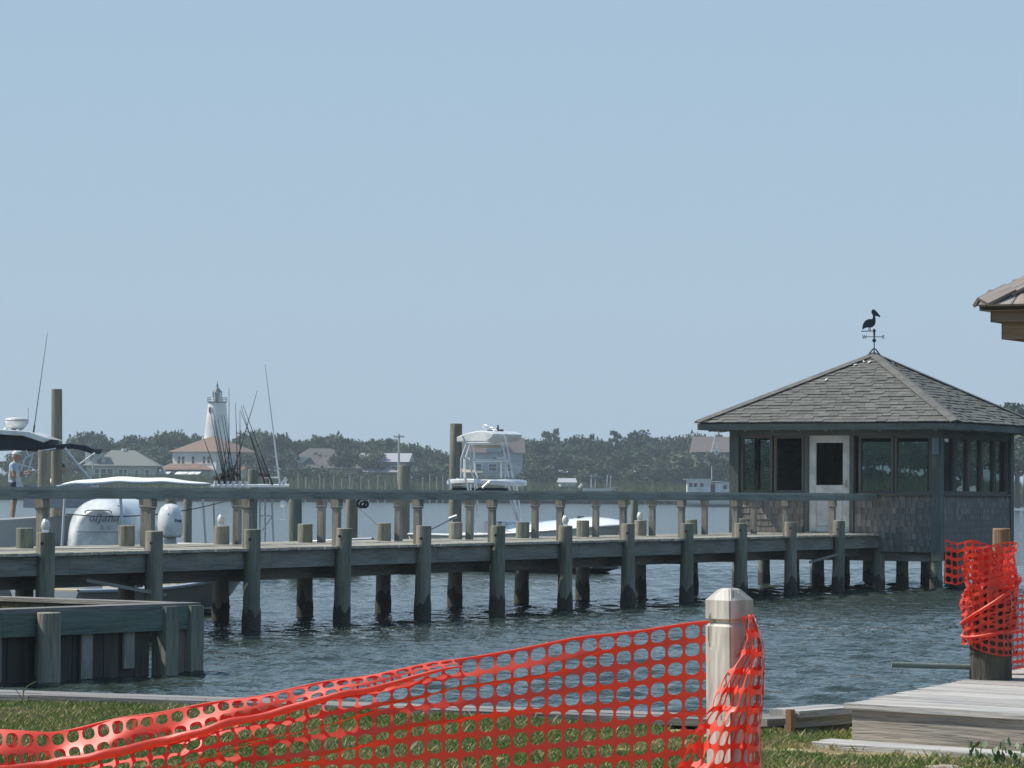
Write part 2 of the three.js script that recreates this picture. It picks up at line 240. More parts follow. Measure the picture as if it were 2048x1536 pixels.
// ---------- the long dock ----------
const dockDir = new THREE.Vector3(0.457, 0, -0.89).normalize(), dockSide = new THREE.Vector3(-0.89, 0, -0.457).normalize();   // side: away from the camera, across the deck
const BAY = 2.462, DECK = 1.14, WIDE = 1.83;
const onDock = (i, w, y) => V(-5.954, 0, 40.9).addScaledVector(dockDir, i * BAY).addScaledVector(dockSide, w).setY(y);
const dock = thing('boardwalk_dock', 'long weathered timber dock with railings leading across the water to the shingled pavilion', 'dock');
{
  const yaw = Math.atan2(-dockDir.z, dockDir.x), geos = [0, 1, 2, 3].map(() => wbox(0.138, 0.038, WIDE + 0.98)), L0 = -1.75 * BAY, L1 = 12 * BAY - 0.03;
  for (let s = L0, k = 0; s < L1; s += 0.1465, k++) {
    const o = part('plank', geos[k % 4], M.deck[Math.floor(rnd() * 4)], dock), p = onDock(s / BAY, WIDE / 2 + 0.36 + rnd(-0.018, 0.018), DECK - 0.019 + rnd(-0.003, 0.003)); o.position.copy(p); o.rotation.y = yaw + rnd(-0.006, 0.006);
  }
  const pg = [1, 2, 3, 4, 5].map((s) => pileGeo(2.05, 0.128, 0.115, s)), gg = [1, 2, 3].map((s) => growthGeo(0.125, 0.3, s));
  for (const row of [0, 1]) for (let i = -1; i <= 11; i++) {
    const w = row ? WIDE + 0.12 : -0.12, o = part('pile', pg[(i + 7 + row * 2) % 5], M.pile[(i + 9 + row) % 3], dock);
    o.position.copy(onDock(i, w, -0.64 + rnd(-0.015, 0.02) + (row ? 0.015 : 0))); o.rotation.set(rnd(-0.02, 0.02), rnd(0, 6), rnd(-0.022, 0.022));
    if (!row) { const bp = onDock(i, -0.12, 0); const bt = part('bolt', new THREE.CylinderGeometry(0.022, 0.022, 0.03, 8).rotateX(1.5708), M.dark, dock); bt.position.set(bp.x - 0.02, 1.26 + rnd(-0.03, 0.03), bp.z + 0.122); }
    const gr = part('algae_growth', gg[(i + 7) % 3], M.algae, o); gr.position.y = 0.64;
    // rail post with a wider head
    const p = onDock(i + 0.07, row ? WIDE - 0.06 : 0.06, 0), q = part('rail_post', merge([move(wbox(0.1, 0.62, 0.1), 0, 1.36, 0), move(new THREE.CylinderGeometry(0.094, 0.071, 0.035, 4, 1).rotateY(Math.PI / 4), 0, 1.69, 0), move(wbox(0.133, 0.17, 0.133), 0, 1.8, 0)]), M.post, dock);
    q.position.set(p.x, 0, p.z); q.rotation.y = yaw;
  }
  for (const row of [0, 1]) {
    const w0 = row ? WIDE + 0.02 : -0.02, sg = row ? 1 : -1;
    for (let i = -1.75; i < 12; i += 2) {
      const a = i, b = Math.min(12.0, i + 2), e = 0.001;
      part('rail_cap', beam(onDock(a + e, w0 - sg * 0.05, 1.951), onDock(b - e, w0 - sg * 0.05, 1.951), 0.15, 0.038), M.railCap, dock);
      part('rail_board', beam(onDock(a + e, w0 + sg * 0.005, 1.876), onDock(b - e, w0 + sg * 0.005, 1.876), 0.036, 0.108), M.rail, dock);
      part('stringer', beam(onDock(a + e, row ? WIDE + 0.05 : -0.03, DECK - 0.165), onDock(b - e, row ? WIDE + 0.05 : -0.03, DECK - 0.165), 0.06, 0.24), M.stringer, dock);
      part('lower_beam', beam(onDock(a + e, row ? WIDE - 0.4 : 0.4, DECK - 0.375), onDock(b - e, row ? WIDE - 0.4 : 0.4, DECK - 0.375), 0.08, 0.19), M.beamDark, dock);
    }
  }
  part('stringer', beam(onDock(-1.75, WIDE + 0.66, DECK - 0.165), onDock(12, WIDE + 0.66, DECK - 0.165), 0.06, 0.24), M.stringer, dock); part('stringer', beam(onDock(-1.75, WIDE / 2, DECK - 0.165), onDock(12, WIDE / 2, DECK - 0.165), 0.06, 0.24), M.stringer, dock);
  for (let i = -1; i <= 11; i++) part('cross_beam', beam(onDock(i + 0.075, -0.1, DECK - 0.385), onDock(i + 0.075, WIDE + 0.1, DECK - 0.385), 0.07, 0.17), M.beamDark, dock);
  for (const [a, b, ya, yb] of [[0.35, 1.1, 0.78, 0.55], [10.35, 11, 0.62, 0.76]]) part('cross_brace', beam(onDock(a, -0.16, ya), onDock(b, -0.16, yb), 0.02, 0.045), M.rail, dock);
}
// small domed lights on the pile tops
{
  const mk = (p, label) => { const t = thing('dock_light', label, 'dock light', p, 0, 'domed lights along the dock'); t.scale.setScalar(0.82); part('base', new THREE.CylinderGeometry(0.05, 0.055, 0.03, 14).translate(0, 0.015, 0), M.alu, t); const pts = [[0.048, 0.03], [0.062, 0.06], [0.064, 0.11], [0.056, 0.15], [0.035, 0.178], [0, 0.188]].map(([r, y]) => new THREE.Vector2(r, y)); part('dome', new THREE.LatheGeometry(pts, 16), gloss(0.75, 0.74, 0.68, 0.35), t); part('guard', [0, 1.57].map((a) => new THREE.TorusGeometry(0.068, 0.005, 5, 16, Math.PI).rotateY(a).scale(1, 1.7, 1).translate(0, 0.08, 0)), M.alu, t); return t; };
  const top = (i, row) => onDock(i, row ? WIDE + 0.12 : -0.12, 1.405 + (row ? 0.015 : 0));
  mk(top(0, 0), 'white domed dock light on the leftmost near piling top'); mk(top(3, 1), 'white domed dock light below the lighthouse, on a far piling');
  mk(top(6, 0), 'white domed dock light in front of the white bow'); mk(top(9, 1), 'white domed dock light farthest right, short of the pavilion');
}
// ---------- the pavilion at the end of the dock ----------
{
  const HS = 2.3, T = thing('pavilion', 'square shingled pavilion on stilts with pyramid roof and white glazed door', 'pavilion', V(7.765, 0, 69.66), -0.4746);
  const trim = wood(0.15, 0.17, 0.155), frameM = wood(0.17, 0.15, 0.13), siding = [wood(0.27, 0.25, 0.225), wood(0.225, 0.21, 0.19), wood(0.31, 0.285, 0.255), wood(0.25, 0.222, 0.195), wood(0.2, 0.19, 0.175)];
  const F0 = 0.77, SILL = 1.93, HEAD = 3.17, EAVE = 3.42, inner = wood(0.34, 0.27, 0.19);
  // floor, beams, piles
  part('floor', move(wbox(4.5, 0.06, 4.5), 0, DECK - 0.03, 0), M.stringer, T);
  for (const z of [-2.2, -0.7, 0.8, 2.15]) part('floor_beam', move(wbox(4.5, 0.28, 0.12), 0, 0.72, z), M.beamDark, T);
  const pg = pileGeo(1.5, 0.13, 0.125, 4), gg = growthGeo(0.13, 0.28, 2);
  for (const x of [-2.2, -0.95, 0.95, 2.2]) for (const z of [-2.2, -0.7, 0.8, 2.2]) { const o = part('pile', pg, M.pile[2], T); o.position.set(x, -0.7, z); part('algae_growth', gg, M.algae, o).position.y = 0.7; }
  // sheathing of the half walls, each with its shingles
  const sw = [0.11, 0.13, 0.15, 0.17].map((w) => wbox(w - 0.007, 0.2, 0.022));
  const wallGeo = (len, y0, y1) => wbox(len, y1 - y0, 0.1);
  const faces = [['front', 0], ['right', Math.PI / 2], ['back', Math.PI], ['left', -Math.PI / 2]]; let built = 0; const rest = [];
  function halfWall(rot, x0, x1, y0, y1, single) {
    const w = part('wall', wallGeo(x1 - x0, y0, y1).translate((x0 + x1) / 2, (y0 + y1) / 2, HS - 0.06), trim, T); w.rotation.y = rot;
    const n = Math.ceil((y1 - y0) / 0.13);
    for (let k = n - 1; k >= 0; k--) {
      const yb = y0 + k * 0.13; let x = x0; let i = 0;
      while (x < x1 - 0.03) {
        let gi = Math.floor(rnd() * 4), wd = 0.11 + gi * 0.02; if (x + wd > x1) { if (x1 - x < 0.06) break; wd = x1 - x; }
        const g = Math.abs(wd - (0.11 + gi * 0.02)) < 1e-6 ? sw[gi] : wbox(wd - 0.007, 0.2, 0.022), h = Math.min(0.2, y1 - yb);
        const pos = [x + wd / 2, yb + 0.1 * h / 0.2 + rnd(-0.006, 0.006), HS + 0.005 + 0.004 * hash(i, k, 3)], tilt = 0.08;
        if (single && built < 300) { const o = part('shingle', g, pick(siding), w); o.position.set(...pos); o.scale.y = h / 0.2; o.rotation.x = -tilt; built++; }
        else rest.push(g.clone().scale(1, h / 0.2, 1).rotateX(-tilt).translate(...pos).rotateY(rot));
        x += wd; i++;
      }
    }
  }
  halfWall(0, 0.46, 2.18, F0, SILL, true); halfWall(0, -2.18, -0.67, F0 + 0.38, SILL, true); halfWall(Math.PI / 2, -2.18, 2.18, F0, SILL, true); halfWall(Math.PI, -2.18, 2.18, F0, SILL, false); halfWall(-Math.PI / 2, -2.18, 2.18, F0, SILL, false);
  { const o = part('shingle_courses', rest, siding[1], T); o.userData.kind = 'stuff'; }
  // corner posts, header, sill boards
  for (const sx of [-1, 1]) for (const sz of [-1, 1]) part('corner_post', move(wbox(0.2, EAVE - 0.6, 0.2), sx * (HS - 0.05), (EAVE + 0.6) / 2, sz * (HS - 0.05)), trim, T);
  for (const [, r] of faces) {
    const h = part('header', wbox(4.3, 0.26, 0.13).translate(0, HEAD + 0.13, HS - 0.06), trim, T); h.rotation.y = r;
    if (r) { const s = part('sill', wbox(4.3, 0.045, 0.2).translate(0, SILL + 0.022, HS - 0.03), frameM, T); s.rotation.y = r; }
  }
  part('sill', move(wbox(1.7, 0.045, 0.2), 1.33, SILL + 0.022, HS - 0.03), frameM, T); part('sill', move(wbox(1.5, 0.045, 0.2), -1.43, SILL + 0.022, HS - 0.03), frameM, T);
  // windows: frame with its pane
  function window_(rot, x0, x1, y0 = SILL + 0.045, y1 = HEAD) {
    const f = 0.055, w = x1 - x0, h = y1 - y0, g = merge([move(wbox(w, f, 0.09), 0, h / 2 - f / 2, 0), move(wbox(w, f, 0.09), 0, -h / 2 + f / 2, 0), move(wbox(f, h - 2 * f, 0.09), -w / 2 + f / 2, 0, 0), move(wbox(f, h - 2 * f, 0.09), w / 2 - f / 2, 0, 0)]);
    g.translate((x0 + x1) / 2, (y0 + y1) / 2, HS - 0.06); const o = part('window', g, frameM, T); o.rotation.y = rot;
    part('pane', new THREE.BoxGeometry(w - 2 * f + 0.01, h - 2 * f + 0.01, 0.005).translate((x0 + x1) / 2, (y0 + y1) / 2, HS - 0.075), M.glass, o);
  }
  window_(0, 0.53, 1.3); window_(0, 1.32, 2.12); window_(0, -2.12, -1.4); window_(0, -1.36, -0.68);
  for (let i = 0; i < 5; i++) { window_(Math.PI / 2, -2.12 + i * 0.85, -2.12 + i * 0.85 + 0.83); }
  for (const [r, x0, x1] of [[Math.PI, 1.22, 2.2], [Math.PI, -1.0, -0.5], [-Math.PI / 2, -2.2, 0.05]]) { const w = part('back_wall', wbox(x1 - x0, HEAD - SILL, 0.06).translate((x0 + x1) / 2, (HEAD + SILL) / 2, HS - 0.05), inner, T); w.rotation.y = r; }
  window_(Math.PI, -2.12, -1.02); window_(Math.PI, -0.48, 0.36); window_(Math.PI, 0.38, 1.2); window_(-Math.PI / 2, 0.08, 1.08); window_(-Math.PI / 2, 1.1, 2.12);
  part('bench', [move(wbox(3.9, 0.06, 0.5), 0, 1.56, -1.9), move(wbox(0.5, 0.06, 3.0), -1.9, 1.56, -0.1)], M.grey[1], T);
  // door
  {
    const x0 = -0.56, x1 = 0.34, y0 = DECK + 0.03, y1 = HEAD, w = x1 - x0, cx = (x0 + x1) / 2, wm = matt(0.72, 0.70, 0.66), f = 0.15;
    const d = part('door', [move(wbox(w, f, 0.05), cx, y1 - f / 2, HS - 0.03), move(wbox(f, y1 - y0 - f, 0.05), x0 + f / 2, (y0 + y1 - f) / 2, HS - 0.03), move(wbox(f, y1 - y0 - f, 0.05), x1 - f / 2, (y0 + y1 - f) / 2, HS - 0.03), move(wbox(w - 2 * f, 0.14, 0.05), cx, y0 + 0.9, HS - 0.03), move(wbox(w - 2 * f, 0.84, 0.04), cx, y0 + 0.42, HS - 0.035)], wm, T);
    part('pane', new THREE.BoxGeometry(w - 2 * f + 0.02, y1 - y0 - f - 0.96, 0.005).translate(cx, (y1 - f + y0 + 0.96) / 2, HS - 0.035), M.glass, d);
    for (const s of [-1, 1]) part('panel', new THREE.TorusGeometry(0.5, 0.02, 4, 4).rotateZ(Math.PI / 4).scale(0.36, 0.86, 0.5).translate(cx + s * 0.155, y0 + 0.42, HS - 0.012), wm, d);
    part('handle', [bar(new THREE.Vector3(x1 - 0.07, y0 + 0.98, HS), new THREE.Vector3(x1 - 0.07, y0 + 0.98, HS + 0.05), 0.012), move(new THREE.BoxGeometry(0.035, 0.16, 0.012), x1 - 0.07, y0 + 1.0, HS + 0.005), bar(new THREE.Vector3(x1 - 0.07, y0 + 0.98, HS + 0.05), new THREE.Vector3(x1 - 0.16, y0 + 0.98, HS + 0.05), 0.01)], metal(0.4, 0.38, 0.33), d);
    part('threshold', move(wbox(w + 0.1, 0.03, 0.14), cx, DECK + 0.012, HS - 0.0), M.tan, T);
    for (const x of [x0 - 0.05, x1 + 0.05]) part('door_jamb', move(wbox(0.09, HEAD - DECK, 0.13), x, (HEAD + DECK) / 2, HS - 0.04), trim, T);
  }
  part('meter_box', new RoundedBoxGeometry(0.14, 0.36, 0.08, 2, 0.02).translate(2.25, 2.95, HS + 0.09), matt(0.22, 0.28, 0.33), T);
  // roof
  const E = 2.875, AP = 4.93, y0 = EAVE, slope = Math.hypot(E, AP - y0), pitch = Math.atan2(AP - y0, E);
  const deckG = new THREE.ConeGeometry(E * Math.SQRT2, AP - y0, 4, 1).rotateY(Math.PI / 4).translate(0, (AP + y0) / 2, 0);
  const roofM = [matt(0.15, 0.15, 0.133, 0.95), matt(0.132, 0.132, 0.118, 0.95), matt(0.166, 0.164, 0.145, 0.95)];
  const roof = part('roof', deckG, roofM[1], T);
  const courses = 25, ex = slope / courses;
  faces.forEach(([, rot], fi) => {
    const list = [[], [], []];
    for (let k = 0; k < courses; k++) {
      const half = E * (1 - k / courses) + 0.02, half2 = E * (1 - (k + 1) / courses); let x = -half - rnd(0, 0.3);
      while (x < half) {
        const wd = rnd(0.14, 0.34), a = Math.max(-half, x), b = Math.min(half, x + wd - 0.006); x += wd; if (b - a < 0.02) continue;
        const lift = 0.014 + 0.010 * (rnd() < 0.5), L = ex * 1.12 + (rnd() < 0.4 ? 0.012 : 0);
        const g = wbox(b - a, lift, L), p = g.attributes.position;                       // clip the ends along the hips
        for (let i = 0; i < p.count; i++) { const up = p.getZ(i) < 0, lim = up ? half2 + 0.01 : half; let X = p.getX(i) + (a + b) / 2; X = Math.max(-lim, Math.min(lim, X)); p.setX(i, X); }
        g.rotateX(pitch - 0.09); const s = (k + 0.5) * ex - 0.015; g.translate(0, y0 + Math.sin(pitch) * s + 0.016 + lift / 2, E - Math.cos(pitch) * s);
        list[Math.floor(rnd() * 3)].push(g.rotateY(rot));
      }
    }
    list.forEach((l, i) => { const o = part('shingle_courses', l, roofM[i], roof); o.userData.kind = 'stuff'; });
    // hip caps
    const n = 30, hl = Math.hypot(E, E, AP - y0);
    for (let k = 0; k < n; k++) {
      const t0 = k / n, g = merge([wbox(0.15, 0.014, hl / n * 1.25).rotateZ(-0.33).translate(0.068, -0.012, 0), wbox(0.15, 0.014, hl / n * 1.25).rotateZ(0.33).translate(-0.068, -0.012, 0)]);
      g.rotateX(Math.atan2(AP - y0, E * Math.SQRT2) + 0.02); g.rotateY(Math.PI / 4); const r = E * (1 - t0 - 0.5 / n); g.translate(r, y0 + (AP - y0) * (t0 + 0.5 / n) + 0.052, r);
      const o = part('hip_cap', g, roofM[k % 3 === 0 ? 2 : 0], roof); o.rotation.y = rot;
    }
    const fa = part('fascia', wbox(2 * E - 0.02, 0.13, 0.03).translate(0, y0 - 0.075, E - 0.03), trim, roof); fa.rotation.y = rot;
    const so = part('soffit', new THREE.BoxGeometry(2 * E - 0.1, 0.015, 0.58).translate(0, y0 - 0.012, E - 0.34), M.grey[1], roof); so.rotation.y = rot;
    for (let i = -4; i <= 4; i++) { const o = part('rafter_tail', wbox(0.045, 0.11, 0.5).rotateX(0.1).translate(i * 0.6, y0 - 0.09, E - 0.32), M.grey[1], roof); o.rotation.y = rot; }
  });
  part('peak_cap', new THREE.ConeGeometry(0.2, 0.12, 4).rotateY(Math.PI / 4).translate(0, AP + 0.03, 0), roofM[0], roof);
  const drop = matt(0.75, 0.74, 0.7);
  for (const [u, s, f] of [[-0.5, 0.82, 0], [-0.28, 0.87, 0], [0.12, 0.86, 0], [-0.62, 0.6, 0], [-0.3, 0.7, Math.PI / 2], [0.2, 0.86, Math.PI / 2], [0.3, 0.5, Math.PI / 2]]) {
    const g = new THREE.SphereGeometry(0.04, 7, 5).scale(rnd(0.3, 0.7), 0.12, rnd(0.8, 1.7)).rotateY(rnd(-0.9, 0.9)).rotateX(pitch); const z = E * (1 - s);
    g.translate(u * E * (1 - s) * 0.9, y0 + (AP - y0) * s + 0.062, z); part('bird_dropping', g, drop, roof).rotation.y = f;
  }
}
// ---------- weathervane ----------
const font = await new FontLoader().loadAsync('fonts/droid/droid_sans_bold.typeface.json');
{
  const copper = new THREE.MeshStandardMaterial({ color: C(0.03, 0.045, 0.055), metalness: 0.5, roughness: 0.55, map: stainMap });
  const t = thing('weathervane', 'dark pelican weathervane with compass letters on the pavilion peak', 'weathervane', V(7.765, 4.97, 69.66), -0.16); t.scale.setScalar(0.87);
  part('roof_bracket', [tube([[-0.12, 0, 0.0], [-0.05, 0.09, 0], [0, 0.13, 0]].map((p) => new THREE.Vector3(...p)), 0.018, 8, 6), tube([[0.12, 0, 0], [0.05, 0.09, 0], [0, 0.13, 0]].map((p) => new THREE.Vector3(...p)), 0.018, 8, 6), tube([[0, 0, 0.12], [0, 0.09, 0.05], [0, 0.13, 0]].map((p) => new THREE.Vector3(...p)), 0.018, 8, 6)], copper, t);
  part('rod', [bar(new THREE.Vector3(0, 0.1, 0), new THREE.Vector3(0, 0.62, 0), 0.013), bar(new THREE.Vector3(0, 0.5, 0), new THREE.Vector3(0, 0.6, 0), 0.028)], copper, t);
  part('ball', new THREE.SphereGeometry(0.048, 16, 12).translate(0, 0.325, 0), copper, t); part('ball', new THREE.SphereGeometry(0.028, 12, 8).translate(0, 0.47, 0), copper, t);
  part('compass_arms', [bar(new THREE.Vector3(-0.2, 0.415, 0), new THREE.Vector3(0.2, 0.415, 0), 0.009), bar(new THREE.Vector3(0, 0.415, -0.2), new THREE.Vector3(0, 0.415, 0.2), 0.009)], copper, t);
  for (const [ch, x, z, r] of [['W', -0.24, 0, 0], ['E', 0.225, 0, 0], ['N', 0, -0.23, Math.PI / 2], ['S', 0, 0.23, Math.PI / 2]]) { const g = new TextGeometry(ch, { font, size: 0.085, depth: 0.012, curveSegments: 2 }); g.computeBoundingBox(); const b = g.boundingBox; g.translate(-(b.min.x + b.max.x) / 2, -0.043, -0.006).rotateY(r).translate(x, 0.415, z); part('compass_letter', g, copper, t); }
  part('perch_bar', [bar(new THREE.Vector3(-0.32, 0.55, 0), new THREE.Vector3(0.05, 0.565, 0), 0.011), bar(new THREE.Vector3(-0.13, 0.55, 0.0), new THREE.Vector3(-0.13, 0.66, 0.012), 0.009), bar(new THREE.Vector3(-0.1, 0.55, 0.0), new THREE.Vector3(-0.1, 0.66, -0.012), 0.009)], copper, t);
  const s = new THREE.Shape(); s.moveTo(-0.29, 0.6); s.bezierCurveTo(-0.29, 0.78, -0.2, 0.86, -0.08, 0.85); s.bezierCurveTo(-0.02, 0.84, -0.02, 0.93, -0.045, 0.98); s.bezierCurveTo(-0.09, 1.02, -0.06, 1.09, -0.015, 1.09); s.bezierCurveTo(0.03, 1.08, 0.08, 1.0, 0.145, 0.925); s.lineTo(0.135, 0.905); s.bezierCurveTo(0.08, 0.93, 0.02, 0.935, 0.015, 0.95); s.bezierCurveTo(0.02, 0.9, 0.04, 0.8, 0.02, 0.74); s.bezierCurveTo(0.0, 0.68, -0.06, 0.64, -0.13, 0.65); s.bezierCurveTo(-0.2, 0.66, -0.24, 0.63, -0.29, 0.6);
  part('pelican_figure', new THREE.ExtrudeGeometry(s, { depth: 0.012, bevelEnabled: true, bevelThickness: 0.02, bevelSize: 0.006, bevelSegments: 3, curveSegments: 10 }).translate(0, 0, -0.006), copper, t);
}
// ---------- plank platform at the right ----------
const platA = new THREE.Vector2(1.966, 18.9), pa = new THREE.Vector2(0.751, -0.66), pb = new THREE.Vector2(0.383, 0.924);
{
  const t = thing('plank_platform', 'weathered grey plank platform with a low step in front, right of the netting', 'platform');
  const yaw = Math.atan2(pa.y, pa.x), cross = Math.abs(pa.x * pb.y - pa.y * pb.x), Y = 0.733;
  for (let k = 0; k < 34; k++) {
    const s = (k + 0.5) * 0.147 / cross, L = 5.2 + rnd(-0.03, 0.03), jig = rnd(-0.012, 0.02);
    const c = platA.clone().addScaledVector(pb, s).addScaledVector(pa, L / 2 + jig - (k === 0 ? 0.02 : 0));
    const o = part('plank', rbox(L, 0.038, 0.139, 0.004), M.grey[Math.floor(rnd() * 3)], t); o.position.copy(V(c.x, Y - 0.019 + rnd(-0.003, 0.003), c.y)); o.rotation.y = yaw;
  }
  const edge = (a, b, y, w, h, m, name) => part(name, beam(V(a.x, y, a.y), V(b.x, y, b.y), w, h), m, t);
  const P = (u, v) => platA.clone().addScaledVector(pa, u).addScaledVector(pb, v);
  edge(P(0.02, 0.05), P(5.1, 0.05), Y - 0.038 - 0.098, 0.04, 0.19, wood(0.40, 0.345, 0.295), 'front_board');
  edge(P(0.05, 0.12), P(0.05, 5.2), Y - 0.038 - 0.098, 0.04, 0.19, M.grey[1], 'side_board');
  edge(P(2.2, 0.12), P(2.2, 5.2), Y - 0.14, 0.04, 0.19, M.grey[1], 'joist'); edge(P(4.4, 0.12), P(4.4, 5.2), Y - 0.14, 0.04, 0.19, M.grey[1], 'joist');
  for (const [u, v] of [[0.15, 2.2], [0.15, 4.6], [3, 2.2], [3, 4.6]]) { const p = P(u, v), g = pileGeo(1.1, 0.11, 0.11, 2); g.translate(p.x, -0.55, -p.y); part('pile', g, M.pile[0], t); }
  for (const [v, w] of [[-0.125, 0.14], [-0.28, 0.14]]) { const a = P(-0.12, v), o = part('step_board', rbox(4.4, 0.042, w, 0.005), M.grey[2], t); o.position.copy(V(a.x + pa.x * 2.2, 0.505, a.y + pa.y * 2.2)); o.rotation.y = yaw; }
  for (const u of [0.2, 2, 3.8]) { const a = P(u, -0.2), o = part('step_block', wbox(0.09, 0.1, 0.3), M.grey[1], t); o.position.copy(V(a.x, 0.433, a.y)); o.rotation.y = yaw; }
}
// ---------- low timber box at its left ----------
{
  const t = thing('timber_box', 'low rotting timber box with rusty end plate, left of the plank platform', 'timber box');
  const a = at(1581, 1441, 19.6), b = at(1712, 1418, 20.1); a.y = b.y = 0.62; const dir = b.clone().sub(a).normalize(), back = new THREE.Vector3(dir.z, 0, -dir.x);
  if (back.z > 0) back.negate();
  for (let i = 0; i < 2; i++) part('top_board', beam(a.clone().addScaledVector(back, i * 0.135).addScaledVector(dir, i * 0.05), b.clone().addScaledVector(back, i * 0.135), 0.13, 0.04), M.grey[i], t);
  part('front_board', beam(a.clone().addScaledVector(dir, 0.06).setY(0.565), b.clone().setY(0.565), 0.03, 0.06), M.grey[1], t);
  part('inner_board', beam(a.clone().addScaledVector(back, 0.06).addScaledVector(dir, 0.04).setY(0.47), b.clone().addScaledVector(back, 0.06).setY(0.47), 0.03, 0.16), M.beamDark, t);
  part('end_plate', beam(a.clone().addScaledVector(back, -0.04).addScaledVector(dir, -0.03).setY(0.555), a.clone().addScaledVector(back, 0.0).addScaledVector(dir, -0.03).setY(0.555), 0.04, 0.19), wood(0.32, 0.16, 0.08), t);
}
// ---------- orange barrier netting ----------
const netMat = new THREE.MeshPhysicalMaterial({ color: C(0.95, 0.125, 0.06), roughness: 0.46, transmission: 0.62, thickness: 0, side: THREE.DoubleSide });
function netSheet(surf, s0, s1, v0, v1, ps, pv, hw, hh, thick = 0.0014) {   // perforated sheet with real oval holes, over surf(s, v) in metres
  const N = 16, pos = [], nor = [], idx = []; const e = 0.004, A = new THREE.Vector3(), B = new THREE.Vector3();
  const evalP = (s, v) => { const p = surf(s, v), n = A.copy(surf(s + e, v)).sub(p).cross(B.copy(surf(s, v + e)).sub(p)).normalize(); if (!isFinite(n.x)) n.set(0, 0, 1); return [p, n.clone()]; };
  for (let s = s0; s < s1 - 1e-6; s += ps) for (let v = v0; v < v1 - 1e-6; v += pv) {
    const base = pos.length / 3, w = hw * (1 + 0.06 * (hash(Math.round(s * 1e3), Math.round(v * 1e3), 3) - 0.5)), h = hh * (1 + 0.08 * (hash(Math.round(s * 1e3), Math.round(v * 1e3), 4) - 0.5));
    const ring = [];
    for (let k = 0; k < N; k++) {
      const a = (k + 0.0) / N * 6.28319, c = Math.cos(a), q = Math.sin(a), m = Math.max(Math.abs(c), Math.abs(q)), se = Math.pow(Math.pow(Math.abs(c), 2.5) + Math.pow(Math.abs(q), 2.5), -1 / 2.5);
      ring.push([evalP(s + ps * (0.5 + 0.5 * c / m), v + pv * (0.5 + 0.5 * q / m)), evalP(s + ps / 2 + w / 2 * c * se, v + pv / 2 + h / 2 * q * se)]);
    }
    for (const sg of [1, -1]) for (const r of ring) for (const [p, n] of r) { pos.push(p.x + n.x * sg * thick / 2, p.y + n.y * sg * thick / 2, p.z + n.z * sg * thick / 2); nor.push(n.x * sg, n.y * sg, n.z * sg); }
    const mid = ring.reduce((a, r) => a.add(r[1][0]), new THREE.Vector3()).multiplyScalar(1 / N);
    const rim = pos.length / 3; for (const r of ring) for (const sg of [1, -1]) { const [p, n] = r[1], i = mid.clone().sub(p).normalize(); pos.push(p.x + n.x * sg * thick / 2, p.y + n.y * sg * thick / 2, p.z + n.z * sg * thick / 2); nor.push(i.x, i.y, i.z); }
    for (let k = 0; k < N; k++) {
      const k2 = (k + 1) % N; for (const l of [0, 1]) { const o = base + l * N * 2, a = o + k * 2, b = o + k2 * 2; if (!l) idx.push(a, b, a + 1, b, b + 1, a + 1); else idx.push(a, a + 1, b, b, a + 1, b + 1); }
      const a = rim + k * 2, b = rim + k2 * 2; idx.push(a, a + 1, b, b, a + 1, b + 1);
    }
  }
  const g = new THREE.BufferGeometry(); g.setAttribute('position', new THREE.Float32BufferAttribute(pos, 3)); g.setAttribute('normal', new THREE.Float32BufferAttribute(nor, 3)); g.setIndex(idx); return g;
}
const lerpTab = (tab, x) => { if (x <= tab[0][0]) return tab[0][1]; for (let i = 1; i < tab.length; i++) if (x <= tab[i][0]) { const [a, b] = tab[i - 1], [c, d] = tab[i], t = (x - a) / (c - a), q = t * t * (3 - 2 * t); return b + (d - b) * (0.5 * t + 0.5 * q); } return tab[tab.length - 1][1]; };
const FD = 8.5, U = FD / FPX;                                   // fence distance; metres per photo pixel there
